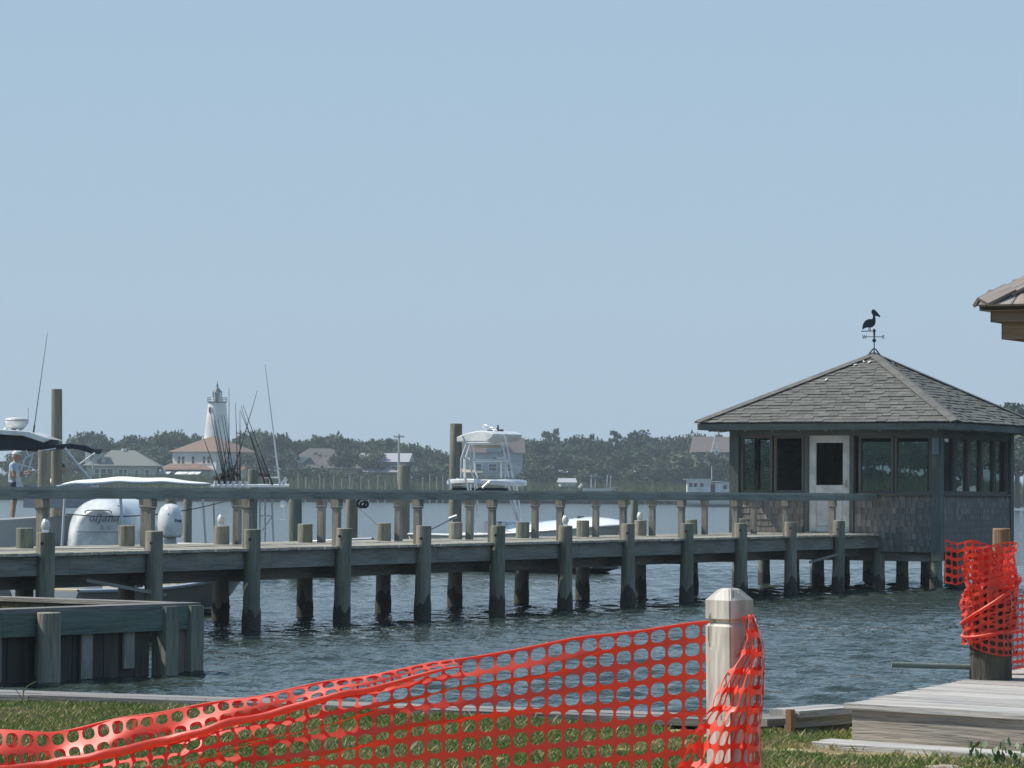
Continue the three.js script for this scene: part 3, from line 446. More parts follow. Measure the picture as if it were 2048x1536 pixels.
{
  // fence line hangs from the capped post and slumps to the left in long folds; tables: position along the fence (photo pixels) -> height or depth of a fold
  const top = [[-800, 1300], [-500, 1400], [-250, 1448], [0, 1461], [102, 1467], [273, 1434], [478, 1400], [700, 1359], [900, 1323], [1193, 1273], [1421, 1243], [1500, 1240]];
  const c1 = [[-800, 1315], [-500, 1440], [-250, 1510], [0, 1538], [137, 1520], [342, 1476], [478, 1438], [700, 1384], [900, 1335], [1193, 1280], [1500, 1245]];
  const a1 = [[-800, 10], [-400, 20], [0, 30], [137, 30], [273, 26], [478, 20], [700, 14], [900, 8], [1193, 5], [1500, 3]];
  const c2 = [[-800, 1420], [-300, 1560], [0, 1596], [300, 1540], [600, 1462], [805, 1404], [942, 1367], [1078, 1346], [1300, 1280], [1500, 1262]];
  const a2 = [[-800, 20], [0, 70], [300, 70], [600, 46], [942, 30], [1200, 16], [1400, 8], [1500, 4]];
  const c3 = [[-800, 1500], [0, 1680], [300, 1606], [600, 1520], [850, 1452], [1078, 1410], [1300, 1352], [1500, 1330]];
  const a3 = [[-800, 10], [0, 50], [400, 42], [850, 22], [1100, 9], [1300, 4], [1500, 2]];
  const profiles = [], X0 = -800, STEP = 12, NX = Math.ceil((1470 - X0) / STEP);
  for (let i = 0; i <= NX; i++) {
    const x = X0 + i * STEP, t = lerpTab(top, x), q1 = lerpTab(c1, x), q2 = lerpTab(c2, x), q3 = lerpTab(c3, x), A1 = lerpTab(a1, x), A2 = lerpTab(a2, x), A3 = lerpTab(a3, x);
    const kn = [[t, 0], [q1, A1], [q1 + Math.min(8, A1 * 0.3), A1 * 0.12], [q2, A2 + A1 * 0.1], [q2 + Math.min(8, A2 * 0.3), A1 * 0.05], [q3, A3], [q3 + Math.min(8, A3 * 0.3), 0], [2010, -12]];
    let pts = []; for (let k = 0; k < kn.length - 1; k++) { const [ya, da] = kn[k], [yb, db] = kn[k + 1], n = Math.max(2, Math.round(Math.hypot(yb - ya, db - da) / 4)); for (let m = 0; m < n; m++) pts.push([ya + (yb - ya) * m / n, da + (db - da) * m / n]); }
    for (let it = 0; it < 2; it++) pts = pts.map((p, k) => { let a = 0, b = 0, n = 0; for (let m = Math.max(0, k - 2); m <= Math.min(pts.length - 1, k + 2); m++) { a += pts[m][0]; b += pts[m][1]; n++; } return k === 0 ? p : [a / n, b / n]; });
    const out = [pts[0]]; let acc = 0, next = 4; for (let k = 1; k < pts.length; k++) { const l = Math.hypot(pts[k][0] - pts[k - 1][0], pts[k][1] - pts[k - 1][1]); while (acc + l >= next) { const f = (next - acc) / l; out.push([pts[k - 1][0] + (pts[k][0] - pts[k - 1][0]) * f, pts[k - 1][1] + (pts[k][1] - pts[k - 1][1]) * f]); next += 4; } acc += l; }
    profiles.push(out);
  }
  const H0 = (x) => 978 + x * 0.0068;
  const prof = (i, v) => { const p = profiles[Math.max(0, Math.min(NX, i))], k = Math.max(0, v / 4), a = Math.min(p.length - 2, Math.floor(k)), f = Math.min(1.2, k - a); return [p[a][0] + (p[a + 1][0] - p[a][0]) * f, p[a][1] + (p[a + 1][1] - p[a][1]) * f]; };
  const surf = (s, v) => {                                       // s: metres from the left end, v: metres down the sheet
    const xp = X0 + s / U, vp = v / U, i = Math.floor((xp - X0) / STEP), f = (xp - X0) / STEP - i, a = prof(i, vp), b = prof(i + 1, vp);
    const y = a[0] + (b[0] - a[0]) * f, d = a[1] + (b[1] - a[1]) * f;
    const rip = 5 * (tnoise(xp / 90 + 20, vp / 60 + 20, 999, 999, 111) - 0.5) + 3 * (tnoise(xp / 33 + 20, vp / 40 + 20, 999, 999, 112) - 0.5);
    const sway = 5 * (tnoise(xp / 120 + 70, vp / 90 + 7, 999, 999, 113) - 0.5);
    return new THREE.Vector3((xp - 1024) * U, EYE - (y + sway - H0(xp)) * U, -FD + 0.0 + (d + rip) * U * 0.9 - 0.075);
  };
  const t = thing('barrier_fence', 'sagging orange plastic barrier netting strung from the capped post in the foreground', 'barrier netting');
  part('netting', netSheet(surf, 0, 2262 * U, 0, 20 * 37 * U, 34.5 * U, 37 * U, 29.5 * U, 28.5 * U), netMat, t);
  // top selvage
  const sel = []; for (let i = 0; i <= 150; i++) sel.push(surf(2262 * U * i / 150, 0.001)); part('top_edge', tube(sel, 0.0035, 300, 5), netMat, t);
  // the top hem has flopped forward over the sheet: a front flap ending in a rolled edge
  const flapS = (s, v) => { const xp = -620 + s / U, t = v / (74 * U), y0 = lerpTab(top, xp), y1 = lerpTab(c1, xp), fold = Math.min(1, (y1 - y0) / 60), w = 6 * (tnoise(xp / 40 + 3, t * 2 + 3, 999, 999, 115) - 0.5), y = y0 + (y1 - y0) * t + w * fold * t, xs = xp + 16 * t + 5 * (tnoise(xp / 70 + 8, t * 3 + 8, 999, 999, 116) - 0.5); return new THREE.Vector3((xs - 1024) * U, EYE - (y - H0(xs)) * U, -FD - 0.075 + (4 + 60 * fold * Math.sin(t * 1.5) + 10 * fold * Math.sin(xp / 38 + t * 3)) * U); };
  part('front_flap', netSheet(flapS, 0, 1530 * U, 0, 74 * U, 30 * U, 37 * U, 24 * U, 27 * U), netMat, t);
  { const pts = [], N = 110, R = 10, pos = [], idx = []; for (let i = 0; i <= N; i++) pts.push(flapS(1530 * U * i / N, 74 * U)); const cv = new THREE.CatmullRomCurve3(pts), fr = cv.computeFrenetFrames(N, false);
    for (let i = 0; i <= N; i++) { const xp = -620 + 1530 * i / N, rr = U * lerpTab([[-620, 5], [0, 9], [200, 10], [478, 8], [700, 6.5], [850, 4], [910, 1.5]], xp), p = cv.getPointAt(i / N); for (let k = 0; k <= R; k++) { const a = k / R * 6.28319, q = rr * (1 + 0.25 * (tnoise(i * 0.35 + 4, a * 1.2 + 4, 999, 999, 117) - 0.5)); pos.push(p.x + (fr.normals[i].x * Math.cos(a) + fr.binormals[i].x * Math.sin(a)) * q, p.y + (fr.normals[i].y * Math.cos(a) + fr.binormals[i].y * Math.sin(a)) * q, p.z + (fr.normals[i].z * Math.cos(a) + fr.binormals[i].z * Math.sin(a)) * q); } }
    for (let i = 0; i < N; i++) for (let k = 0; k < R; k++) { const a = i * (R + 1) + k, b = a + R + 1; idx.push(a, a + 1, b, a + 1, b + 1, b); }
    const g = new THREE.BufferGeometry(); g.setAttribute('position', new THREE.Float32BufferAttribute(pos, 3)); g.setIndex(idx); g.computeVertexNormals(); part('rolled_edge', g, netMat, t); }
  // gathered end, bunched round the right of the post
  const L = [[1228, 1494], [1262, 1490], [1300, 1478], [1340, 1452], [1400, 1424], [1440, 1398], [1490, 1374], [1560, 1338], [1750, 1310], [2010, 1280]], R = [[1228, 1506], [1262, 1520], [1300, 1527], [1380, 1524], [1450, 1519], [1536, 1523], [1750, 1530], [2010, 1520]];
  const surf2 = (s, v) => {
    const a = s / 0.42, y = 1226 + v / U, xl = lerpTab(L, y), xr = lerpTab(R, y), wdt = xr - xl, x = xl + wdt * a, fold = Math.min(1, wdt / 120);
    const d = 62 + 26 * Math.sin(a * 3.14159) + (10 + 12 * fold) * Math.sin(a * 13 + y * 0.018 + 2 * tnoise(y / 60 + 9, a * 3 + 9, 999, 999, 121)) + 16 * (tnoise(a * 5 + 3, y / 40 + 3, 999, 999, 122) - 0.5);
    return new THREE.Vector3((x - 1024) * U, EYE - (y - H0(x)) * U, -FD + d * U);
  };
  part('gathered_end', netSheet(surf2, 0, 0.42, 0, 780 * U, 0.42 / 8, 37 * U, 0.043, 28.5 * U), netMat, t);
  const surf3 = (s, v) => { const a = s / 0.12, y = 1228 + v / U, ang = -1.5 + a * 3.0, r = 52; const x = lerpTab(R, y) - 34 + 34 * Math.cos(ang), d = 40 + r * Math.sin(ang) * 1.6; return new THREE.Vector3((x - 1024) * U, EYE - (y - H0(x)) * U, -FD + d * U); };
  part('wrapped_turn', netSheet(surf3, 0, 0.12, 0, 330 * U, 0.04, 37 * U, 0.033, 28.5 * U), netMat, t);
}
{
  const mk = (X, label, lean) => {
    const t = thing('fence_post', label, 'fence post', V(X, 0.45, FD), 0), pm = wood(0.62, 0.59, 0.55, 0.85, 0.009);
    const r = (w, ch) => { const s = new THREE.Shape(), h = w / 2; s.moveTo(-h + ch, -h); s.lineTo(h - ch, -h); s.lineTo(h, -h + ch); s.lineTo(h, h - ch); s.lineTo(h - ch, h); s.lineTo(-h + ch, h); s.lineTo(-h, h - ch); s.lineTo(-h, -h + ch); return s; };
    const ring = (list) => { const sec = [[-1, -1], [1, -1], [1, 1], [-1, 1]], pos = [], idx = []; const uv = []; for (const [y, h, c] of list) { const ch = c; const P = [[-h + ch, -h], [h - ch, -h], [h, -h + ch], [h, h - ch], [h - ch, h], [-h + ch, h], [-h, h - ch], [-h, -h + ch]]; P.forEach(([a, b], i) => { pos.push(a, y, b); uv.push(y, i * 0.03); }); }
      for (let j = 0; j < list.length - 1; j++) for (let i = 0; i < 8; i++) { const a = j * 8 + i, b = j * 8 + (i + 1) % 8; idx.push(a, a + 8, b, b, a + 8, b + 8); }
      const g = new THREE.BufferGeometry(); g.setAttribute('position', new THREE.Float32BufferAttribute(pos, 3)); g.setAttribute('uv', new THREE.Float32BufferAttribute(uv, 2)); g.setIndex(idx); const n = g.toNonIndexed(); n.computeVertexNormals(); return n; };
    const h = 0.0455, top = 1.245;
    part('shaft', ring([[0, h, 0.003], [top - 0.098, h, 0.003], [top - 0.094, h - 0.004, 0.003], [top - 0.09, h - 0.006, 0.003]]), pm, t);
    part('cap', ring([[top - 0.09, h - 0.007, 0.004], [top - 0.082, h - 0.007, 0.004], [top - 0.078, h + 0.0005, 0.004], [top - 0.03, h + 0.0005, 0.004], [top - 0.004, h - 0.022, 0.004], [top, h - 0.03, 0.003], [top, 0.0001, 0]]), pm, t);
    t.rotation.y = 0.74; t.rotation.z = lean; return t;
  };
  mk(0.588, 'weathered wooden fence post with chamfered cap holding the orange netting', 0.02);
  mk(-2.36, 'wooden fence post at the far left end of the orange netting', -0.03);
}
// ---------- netted piling, pipe, stub fence at the right ----------
const PX = 3.165, PD = 21.45;
{
  const t = thing('wrapped_piling', 'thick dark mooring piling at right, its upper half wrapped in orange netting', 'piling', V(PX, 0, PD));
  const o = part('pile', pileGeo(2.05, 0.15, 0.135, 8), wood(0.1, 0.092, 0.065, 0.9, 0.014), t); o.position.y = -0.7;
  part('algae_growth', growthGeo(0.15, 0.3, 4), M.algae, t);
  const n = thing('pile_netting', 'torn orange plastic netting wrapped round the dark piling at right', 'barrier netting', V(PX, 0, PD));
  const r = 0.165, wob = (a, y) => 0.03 * (tnoise(a * 2.2 + 9, y * 9 + 9, 999, 999, 131) - 0.5) + 0.016 * (tnoise(a * 6 + 9, y * 22 + 9, 999, 999, 132) - 0.5);
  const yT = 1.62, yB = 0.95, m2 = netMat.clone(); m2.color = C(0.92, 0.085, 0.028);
  const upper = (s, v) => { const a = s / r - 2.6, y = yT - v + 0.02 * Math.sin(a * 2); const rr = r + wob(a, y) + 0.012 * Math.cos(a * 5); return new THREE.Vector3(Math.sin(a) * rr - 0.01, y, Math.cos(a) * rr); };
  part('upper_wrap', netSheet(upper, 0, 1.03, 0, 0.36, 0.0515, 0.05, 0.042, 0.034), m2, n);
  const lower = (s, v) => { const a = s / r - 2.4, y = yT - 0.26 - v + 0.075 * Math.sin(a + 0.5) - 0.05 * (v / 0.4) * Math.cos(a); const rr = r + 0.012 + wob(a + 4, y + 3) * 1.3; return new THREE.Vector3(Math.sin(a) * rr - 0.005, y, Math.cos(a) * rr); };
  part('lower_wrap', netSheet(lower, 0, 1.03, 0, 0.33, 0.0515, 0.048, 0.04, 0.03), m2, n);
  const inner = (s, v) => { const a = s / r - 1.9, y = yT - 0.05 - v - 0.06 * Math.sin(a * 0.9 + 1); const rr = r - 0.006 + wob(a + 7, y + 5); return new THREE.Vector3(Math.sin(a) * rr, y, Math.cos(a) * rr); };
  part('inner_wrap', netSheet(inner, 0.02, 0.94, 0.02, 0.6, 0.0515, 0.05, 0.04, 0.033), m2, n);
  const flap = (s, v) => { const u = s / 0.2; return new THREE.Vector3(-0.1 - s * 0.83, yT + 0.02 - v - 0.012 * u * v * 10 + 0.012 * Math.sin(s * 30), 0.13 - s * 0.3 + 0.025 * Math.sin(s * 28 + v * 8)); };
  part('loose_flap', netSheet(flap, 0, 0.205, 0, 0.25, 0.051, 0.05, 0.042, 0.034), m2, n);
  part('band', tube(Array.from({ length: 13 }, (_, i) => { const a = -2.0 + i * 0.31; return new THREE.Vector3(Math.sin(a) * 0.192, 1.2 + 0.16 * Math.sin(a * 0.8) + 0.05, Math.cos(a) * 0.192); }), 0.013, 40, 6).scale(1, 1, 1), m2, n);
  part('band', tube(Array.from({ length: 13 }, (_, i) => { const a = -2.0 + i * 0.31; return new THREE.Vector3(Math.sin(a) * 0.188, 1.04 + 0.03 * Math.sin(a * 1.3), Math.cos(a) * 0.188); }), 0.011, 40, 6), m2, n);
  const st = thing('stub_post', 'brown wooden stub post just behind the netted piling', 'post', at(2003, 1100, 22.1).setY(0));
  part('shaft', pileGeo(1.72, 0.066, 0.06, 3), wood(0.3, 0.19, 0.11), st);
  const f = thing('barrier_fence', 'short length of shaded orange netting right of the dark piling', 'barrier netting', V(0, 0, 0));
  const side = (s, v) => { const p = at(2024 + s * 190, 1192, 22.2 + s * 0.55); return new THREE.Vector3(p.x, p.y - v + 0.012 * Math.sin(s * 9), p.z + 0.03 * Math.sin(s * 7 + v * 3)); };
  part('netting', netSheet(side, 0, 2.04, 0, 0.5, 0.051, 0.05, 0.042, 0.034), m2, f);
  const post2 = thing('stub_post', 'wooden stub post at the far end of the shaded netting', 'post', at(2024 + 2.04 * 190, 1192, 23.35).setY(0)); part('shaft', pileGeo(1.4, 0.066, 0.06, 5), wood(0.3, 0.2, 0.13), post2);
  const pp = thing('water_pipe', 'thin grey-green pipe sticking out level from the dark piling over the water', 'pipe', V(0, 0, 0));
  const A = at(1784, 1329, 21.4), B = at(1945, 1334, 21.45); part('tube', bar(A, B, 0.019, 14), matt(0.2, 0.25, 0.22, 0.6), pp); part('rim', new THREE.TorusGeometry(0.019, 0.004, 6, 16).rotateY(Math.PI / 2).translate(A.x, A.y, A.z), matt(0.22, 0.3, 0.26), pp);
}
// ---------- shelter roof corner, top right ----------
{
  const t = thing('shelter_roof', 'corner of a wood-shingled shelter roof with brown fascia at the upper right edge', 'shelter');
  const D = 21, A = at(1955, 612, D), cap = [wood(0.30, 0.25, 0.225), wood(0.25, 0.215, 0.195), wood(0.34, 0.285, 0.25)], fas = wood(0.22, 0.16, 0.12), low = wood(0.27, 0.19, 0.12);
  const ex = new THREE.Vector3(0.87, 0, 0.49).normalize(), ez = new THREE.Vector3(0.49, 0, -0.87).normalize();          // eave to the right (slightly nearer), eave going back
  const B = A.clone().addScaledVector(ex, 3.2), Cc = B.clone().addScaledVector(ez, 3.2), Dd = A.clone().addScaledVector(ez, 3.2), ap = A.clone().add(Cc).multiplyScalar(0.5); ap.y += 0.95;
  const roofFace = (p, q, name) => { // overlapping shingle courses on one slope
    const n = 13; for (let k = 0; k < n; k++) { const a = p.clone().lerp(ap, k / n), b = q.clone().lerp(ap, k / n), up = ap.clone().sub(p.clone().add(q).multiplyScalar(0.5)).normalize(), L = a.distanceTo(b), dir = b.clone().sub(a).normalize(); let x = rnd(-0.1, 0); while (x < L) { const w = rnd(0.1, 0.2), x0 = Math.max(0.02, x), x1 = Math.min(L - 0.02, x + w - 0.008); x += w; if (x1 - x0 < 0.03) continue; const len = 0.21, g = wbox(x1 - x0, 0.014, len), nrm = new THREE.Vector3().crossVectors(up, dir).normalize(); if (nrm.y < 0) nrm.negate(); g.applyMatrix4(new THREE.Matrix4().makeBasis(dir, nrm, up.clone().negate().multiplyScalar(1))); const c = a.clone().addScaledVector(dir, (x0 + x1) / 2).addScaledVector(up, len / 2 - 0.03).addScaledVector(nrm, 0.018); part('shingle', g.rotateX(0).translate(c.x, c.y, c.z), pick(cap), t); } }
  };
  const slab = new THREE.BufferGeometry(); const vs = [A, B, ap, B, Cc, ap, Cc, Dd, ap, Dd, A, ap].flatMap((v) => [v.x, v.y, v.z]); slab.setAttribute('position', new THREE.Float32BufferAttribute(vs, 3)); slab.computeVertexNormals(); part('roof_deck', merge([slab]), cap[1], t);
  roofFace(A, B); 
  const hip = ap.clone().sub(A), hl = hip.length(), hd = hip.clone().normalize();
  for (let k = 0; k < 14; k++) for (const s of [-1, 1]) { const c = A.clone().addScaledVector(hd, 0.13 + k * hl / 14), sd = s < 0 ? ez.clone().multiplyScalar(0.9) : ex.clone(); const n = new THREE.Vector3().crossVectors(hd, sd).normalize(); if (n.y < 0) n.negate(); const z = new THREE.Vector3().crossVectors(hd, n).normalize(); if (z.dot(sd) < 0) z.negate(); const g = wbox(0.215, 0.02, 0.13); g.rotateZ(0.06); g.applyMatrix4(new THREE.Matrix4().makeBasis(hd, n, new THREE.Vector3().crossVectors(hd, n))); const q = c.clone().addScaledVector(z, 0.05).addScaledVector(n, 0.045); part('hip_shingle', g.translate(q.x, q.y, q.z), cap[(k + (s > 0)) % 3], t); }
  const under = (off, y, h, m, name) => { const a = A.clone().addScaledVector(ex, off).addScaledVector(ez, off).setY(A.y - y), b = B.clone().addScaledVector(ex, -off).addScaledVector(ez, off).setY(A.y - y), c = Cc.clone().addScaledVector(ex, -off).addScaledVector(ez, -off).setY(A.y - y), d = Dd.clone().addScaledVector(ex, off).addScaledVector(ez, -off).setY(A.y - y); for (const [p, q] of [[a, b], [b, c], [c, d], [d, a]]) part(name, beam(p, q, 0.03, h), m, t); };
  under(0.02, 0.015, 0.024, wood(0.08, 0.07, 0.065), 'drip_edge'); under(0.075, 0.065, 0.075, fas, 'fascia'); under(0.13, 0.155, 0.115, low, 'beam');
  const so = new THREE.BufferGeometry(); const iy = A.y - 0.03, sv = [A, B, Cc, A, Cc, Dd].flatMap((v) => [v.x, iy, v.z]); so.setAttribute('position', new THREE.Float32BufferAttribute(sv, 3)); so.computeVertexNormals(); part('soffit', merge([so]), M.grey[1], t);
  for (const [u, v] of [[3.0, 0.2], [3.0, 3.0], [0.9, 3.0]]) { const p = A.clone().addScaledVector(ex, u).addScaledVector(ez, v); part('post', wbox(0.12, A.y - 0.74, 0.12).translate(p.x, (A.y + 0.5) / 2, p.z), low, t); }
}
// ---------- free-standing mooring piles ----------
{
  const list = [ // x, top y, diameter in photo px, distance, label
    [118, 778, 22, 79, 'tallest mooring piling at left, rising high above the canopy boat'], [90, 900, 25, 74, 'mooring piling just left of the tallest one, beside the man'],
    [505, 938, 20, 82, 'mooring piling among the fishing rods'], [911, 847, 25, 85, 'tall mooring piling beside the white tower boat'],
    [200, 984, 16, 78, 'thin mooring piling across the lettered white hull'], [237, 986, 14, 84, 'thin mooring piling right of the lettering on the white hull'], [342, 984, 22, 78, 'mooring piling behind the white outboard cowling'], [376, 985, 17, 88, 'mooring piling just right of the white outboard'],
    [592, 984, 26, 72, 'mooring piling right of the aluminium ladder frame'], [703, 985, 24, 80, 'mooring piling with a hanging line, left of the utility pole'], [808, 930, 23, 84, 'mooring piling with its top below the utility pole'], [1268, 987, 15, 96, 'thin mooring piling between the white bow and the pavilion'],
  ];
  list.forEach(([x, y, w, d, label], i) => {
    const p = at(x, y, d), r = w * d / FPX / 2, t = thing('mooring_piling', label, 'piling', [p.x, 0, p.z], 0, 'mooring pilings behind the dock'); const o = part('pile', pileGeo(p.y + 0.6, r * 1.08, r * 0.98, i + 11), M.pile[i % 3], t); o.position.y = -0.6; part('algae_growth', growthGeo(r * 1.05, 0.3, i), M.algae, t); t.rotation.z = x < 120 && x > 100 ? 0.012 : rnd(-0.01, 0.01);
  });
}
// ---------- boats ----------
function hullGeo(L, B, H, { bow = 0.32, flare = 0.62, sheer = 0.25, sternW = 0.86, vee = 0.35, n = 28 } = {}) { // x forward, y = 0 waterline; open top
  const pos = [], idx = [], secs = []; const m = 9;
  for (let i = 0; i <= n; i++) {
    const t = i / n, x = -L / 2 + L * t, taper = t < 1 - bow * 1.6 ? 1 : Math.sqrt(Math.max(0, 1 - Math.pow((t - 1 + bow * 1.6) / (bow * 1.6), 2.2))), w = B / 2 * (sternW + (1 - sternW) * Math.min(1, t * 2.5)) * Math.max(0.012, taper);
    const top = H + sheer * Math.pow(Math.max(0, t - 0.25) / 0.75, 2), keel = -vee * (t > 0.8 ? 1 - Math.pow((t - 0.8) / 0.2, 2) * 1.6 : 1), rake = 0.16 * L * Math.pow(Math.max(0, t - 0.6) / 0.4, 2) * 0.5;
    for (let k = 0; k <= m; k++) { // keel to gunwale, one side
      const q = k / m, y = keel + (top - keel) * Math.pow(q, 0.8), fl = t > 0.5 ? flare + (1 - flare) * (1 - (t - 0.5) * 1.2) : 1, prof = q < 0.35 ? q / 0.35 * 0.82 : 0.82 + 0.18 * (q - 0.35) / 0.65, ww = w * (q > 0.35 ? prof * (fl + (1 - fl) * q) : prof * fl);
      pos.push(x + rake * (q - 0.5) * 2, y, ww);
    }
  }
  const row = m + 1; const base = (n + 1) * row; const p2 = pos.slice(); for (let i = 0; i < p2.length; i += 3) pos.push(p2[i], p2[i + 1], -p2[i + 2]);
  for (let i = 0; i < n; i++) for (let k = 0; k < m; k++) { const a = i * row + k, b = a + row; idx.push(a, b, a + 1, b, b + 1, a + 1); const c = a + base, d = b + base; idx.push(c, c + 1, d, d, c + 1, d + 1); }
  for (let k = 0; k < m; k++) idx.push(k, k + 1, k + base, k + 1, k + 1 + base, k + base);
  const g = new THREE.BufferGeometry(); g.setAttribute('position', new THREE.Float32BufferAttribute(pos, 3)); g.setIndex(idx); g.computeVertexNormals();
  const edge = (sg) => Array.from({ length: n + 1 }, (_, i) => { const q = (i * row + m) * 3; return new THREE.Vector3(pos[q], pos[q + 1], sg * pos[q + 2]); });
  return [g, edge];
}
function deckGeo(edge, inset, dy, i0, i1, crown = 0.05) { // sheet between the two gunwales from station i0 to i1
  const a = edge(1), b = edge(-1), pos = [], idx = []; for (let i = i0; i <= i1; i++) { const k = Math.max(0, 1 - inset / Math.max(0.02, a[i].z)); for (const u of [1, 0.5, 0, -0.5, -1]) pos.push(a[i].x, a[i].y + dy + (1 - u * u) * crown * Math.min(1, a[i].z * 1.3), a[i].z * k * u); }
  for (let i = 0; i < i1 - i0; i++) for (let k = 0; k < 4; k++) { const q = i * 5 + k; idx.push(q, q + 5, q + 1, q + 1, q + 5, q + 6); }
  const g = new THREE.BufferGeometry(); g.setAttribute('position', new THREE.Float32BufferAttribute(pos, 3)); g.setIndex(idx); g.computeVertexNormals(); return g;
}
function lettering(text, w, h, font_, color, label) { // print on a thin sheet, transparent round the letters
  const c = document.createElement('canvas'); c.width = 512; c.height = 160; const x = c.getContext('2d'); x.fillStyle = '#fff'; x.fillRect(0, 0, 512, 160); return [c, x];
}
const local = (t, v) => t.worldToLocal(v.clone());
// white tower boat
{
  const stern = V(-1.9, 0, 82.2), bow = V(2.42, 0, 78.2), mid = stern.clone().add(bow).multiplyScalar(0.5), L = stern.distanceTo(bow);
  const t = thing('tower_boat', 'white centre console boat with a two-storey pipe tower, moored behind the dock', 'boat', mid, Math.atan2(-(bow.z - stern.z), bow.x - stern.x)); t.position.y = 0.08; t.updateMatrixWorld();
  const [hg, edge] = hullGeo(L, 2.3, 0.8, { sheer: 0.3, flare: 0.6, bow: 0.4 }); part('hull', hg, M.white, t);
  part('bottom_paint', hullGeo(L * 0.985, 2.16, 0.06, { sheer: 0.0, flare: 0.62, vee: 0.4 })[0], matt(0.06, 0.06, 0.07), t);
  part('foredeck', deckGeo(edge, 0.03, 0, 14, 28, 0.3), M.white, t); part('cockpit_sole', move(new THREE.BoxGeometry(L * 0.62, 0.04, 1.75), -L * 0.17, 0.3, 0), M.whiteMatt, t);
  part('gunwale', [tube(edge(1), 0.035, 60, 6), tube(edge(-1), 0.035, 60, 6)], M.white, t);
  part('anchor', [move(new THREE.BoxGeometry(0.3, 0.05, 0.08), L * 0.3, 1.22, 0), move(new THREE.BoxGeometry(0.06, 0.09, 0.2), L * 0.33, 1.25, 0)], M.dark, t);
  const W = (px, py, d = 80.4) => local(t, at(px, py, d));
  const near = 79.4, far = 81.2, cs = W(1010, 1075); part('console', new RoundedBoxGeometry(0.75, 0.8, 0.8, 2, 0.06).translate(cs.x, 0.75, cs.z), M.white, t);
  part('vent', [0, 1, 2].map((k) => { const p = W(1001, 1045 + k * 6, near); return new THREE.BoxGeometry(0.1, 0.05, 0.02).translate(p.x, p.y, p.z + 0.02); }), M.dark, t);
  part('leaning_post', [move(new RoundedBoxGeometry(0.5, 0.16, 0.9, 2, 0.05), -0.55, 1.05, 0), move(new THREE.BoxGeometry(0.42, 0.6, 0.8), -0.55, 0.65, 0)], M.navy, t);
  const P = M.aluWhite, pipe = (l, d, r = 0.022) => bars(l.map(([x, y]) => W(x, y, d)), r);
  part('lower_frame', [near, far].flatMap((d, i) => { const o = i * 6; return [...pipe([[940 + o, 1075], [942 + o, 968]], d), ...pipe([[946 + o, 1075], [950 + o, 968]], d), ...pipe([[1040 - o, 1040], [1016 - o, 968]], d), ...pipe([[1046 - o, 1075], [1033 - o, 968]], d)]; }), P, t);
  { // hardtop: thin cambered slab with pointed ends
    const s = new THREE.Shape(); s.moveTo(-1.12, 0); s.bezierCurveTo(-0.95, -0.62, -0.6, -0.8, 0, -0.8); s.bezierCurveTo(0.6, -0.8, 0.95, -0.5, 1.14, 0); s.bezierCurveTo(0.95, 0.5, 0.6, 0.8, 0, 0.8); s.bezierCurveTo(-0.6, 0.8, -0.95, 0.62, -1.12, 0);
    const g = new THREE.ExtrudeGeometry(s, { depth: 0.06, bevelEnabled: true, bevelSize: 0.03, bevelThickness: 0.03, bevelSegments: 3, curveSegments: 14 }).rotateX(-Math.PI / 2); const p = W(975, 966); const q = g.attributes.position; for (let i = 0; i < q.count; i++) q.setY(i, q.getY(i) * (1 + 0) + 0.06 * (1 - q.getX(i) ** 2 / 1.3)); g.computeVertexNormals(); g.translate(p.x, p.y - 0.05, p.z); part('hardtop', g, M.white, t);
  }
  part('canvas_bag', new RoundedBoxGeometry(1.1, 0.11, 0.9, 2, 0.04).translate(W(960, 980).x, W(960, 980).y, W(960, 980).z), M.navy, t);
  for (const [x0, y0, x1, y1, d] of [[897, 957, 902, 977, near], [914, 956, 917, 969, far], [931, 957, 937, 984, near], [950, 957, 954, 977, near], [980, 962, 964, 976, near]]) part('rod_holder', bar(W(x0, y0, d - 0.2), W(x1, y1, d - 0.2), 0.026, 10), M.alu, t);
  part('upper_frame', [near + 0.25, far - 0.25].flatMap((d, i) => { const o = i * 8; return [...pipe([[922 + o, 956], [922 + o, 918], [933 + o, 888], [925 + o, 872]], d), ...pipe([[926 + o, 914], [940 + o, 923], [942 + o, 940], [948 + o, 956]], d), ...pipe([[1026 - o, 956], [1020 - o, 925], [1010 - o, 868]], d), ...pipe([[1003 - o, 914], [1020 - o, 924]], d), ...pipe([[940 + o, 890], [941 + o, 922]], d)]; }), P, t);
  part('belly_band', [...pipe([[943, 921], [1018, 921]], near + 0.25, 0.035), ...pipe([[948, 921], [1012, 921]], far - 0.25, 0.03), ...bars([W(943, 921, near + 0.25), W(948, 921, far - 0.25)], 0.03), ...bars([W(1018, 921, near + 0.25), W(1012, 921, far - 0.25)], 0.03)], M.white, t);
  part('ladder', [...pipe([[1003, 921], [1003, 955]], near + 0.3, 0.018), ...pipe([[1011, 921], [1011, 955]], near + 0.3, 0.018), ...[928, 936, 944].flatMap((y) => pipe([[1003, y], [1011, y]], near + 0.3, 0.012))], P, t);
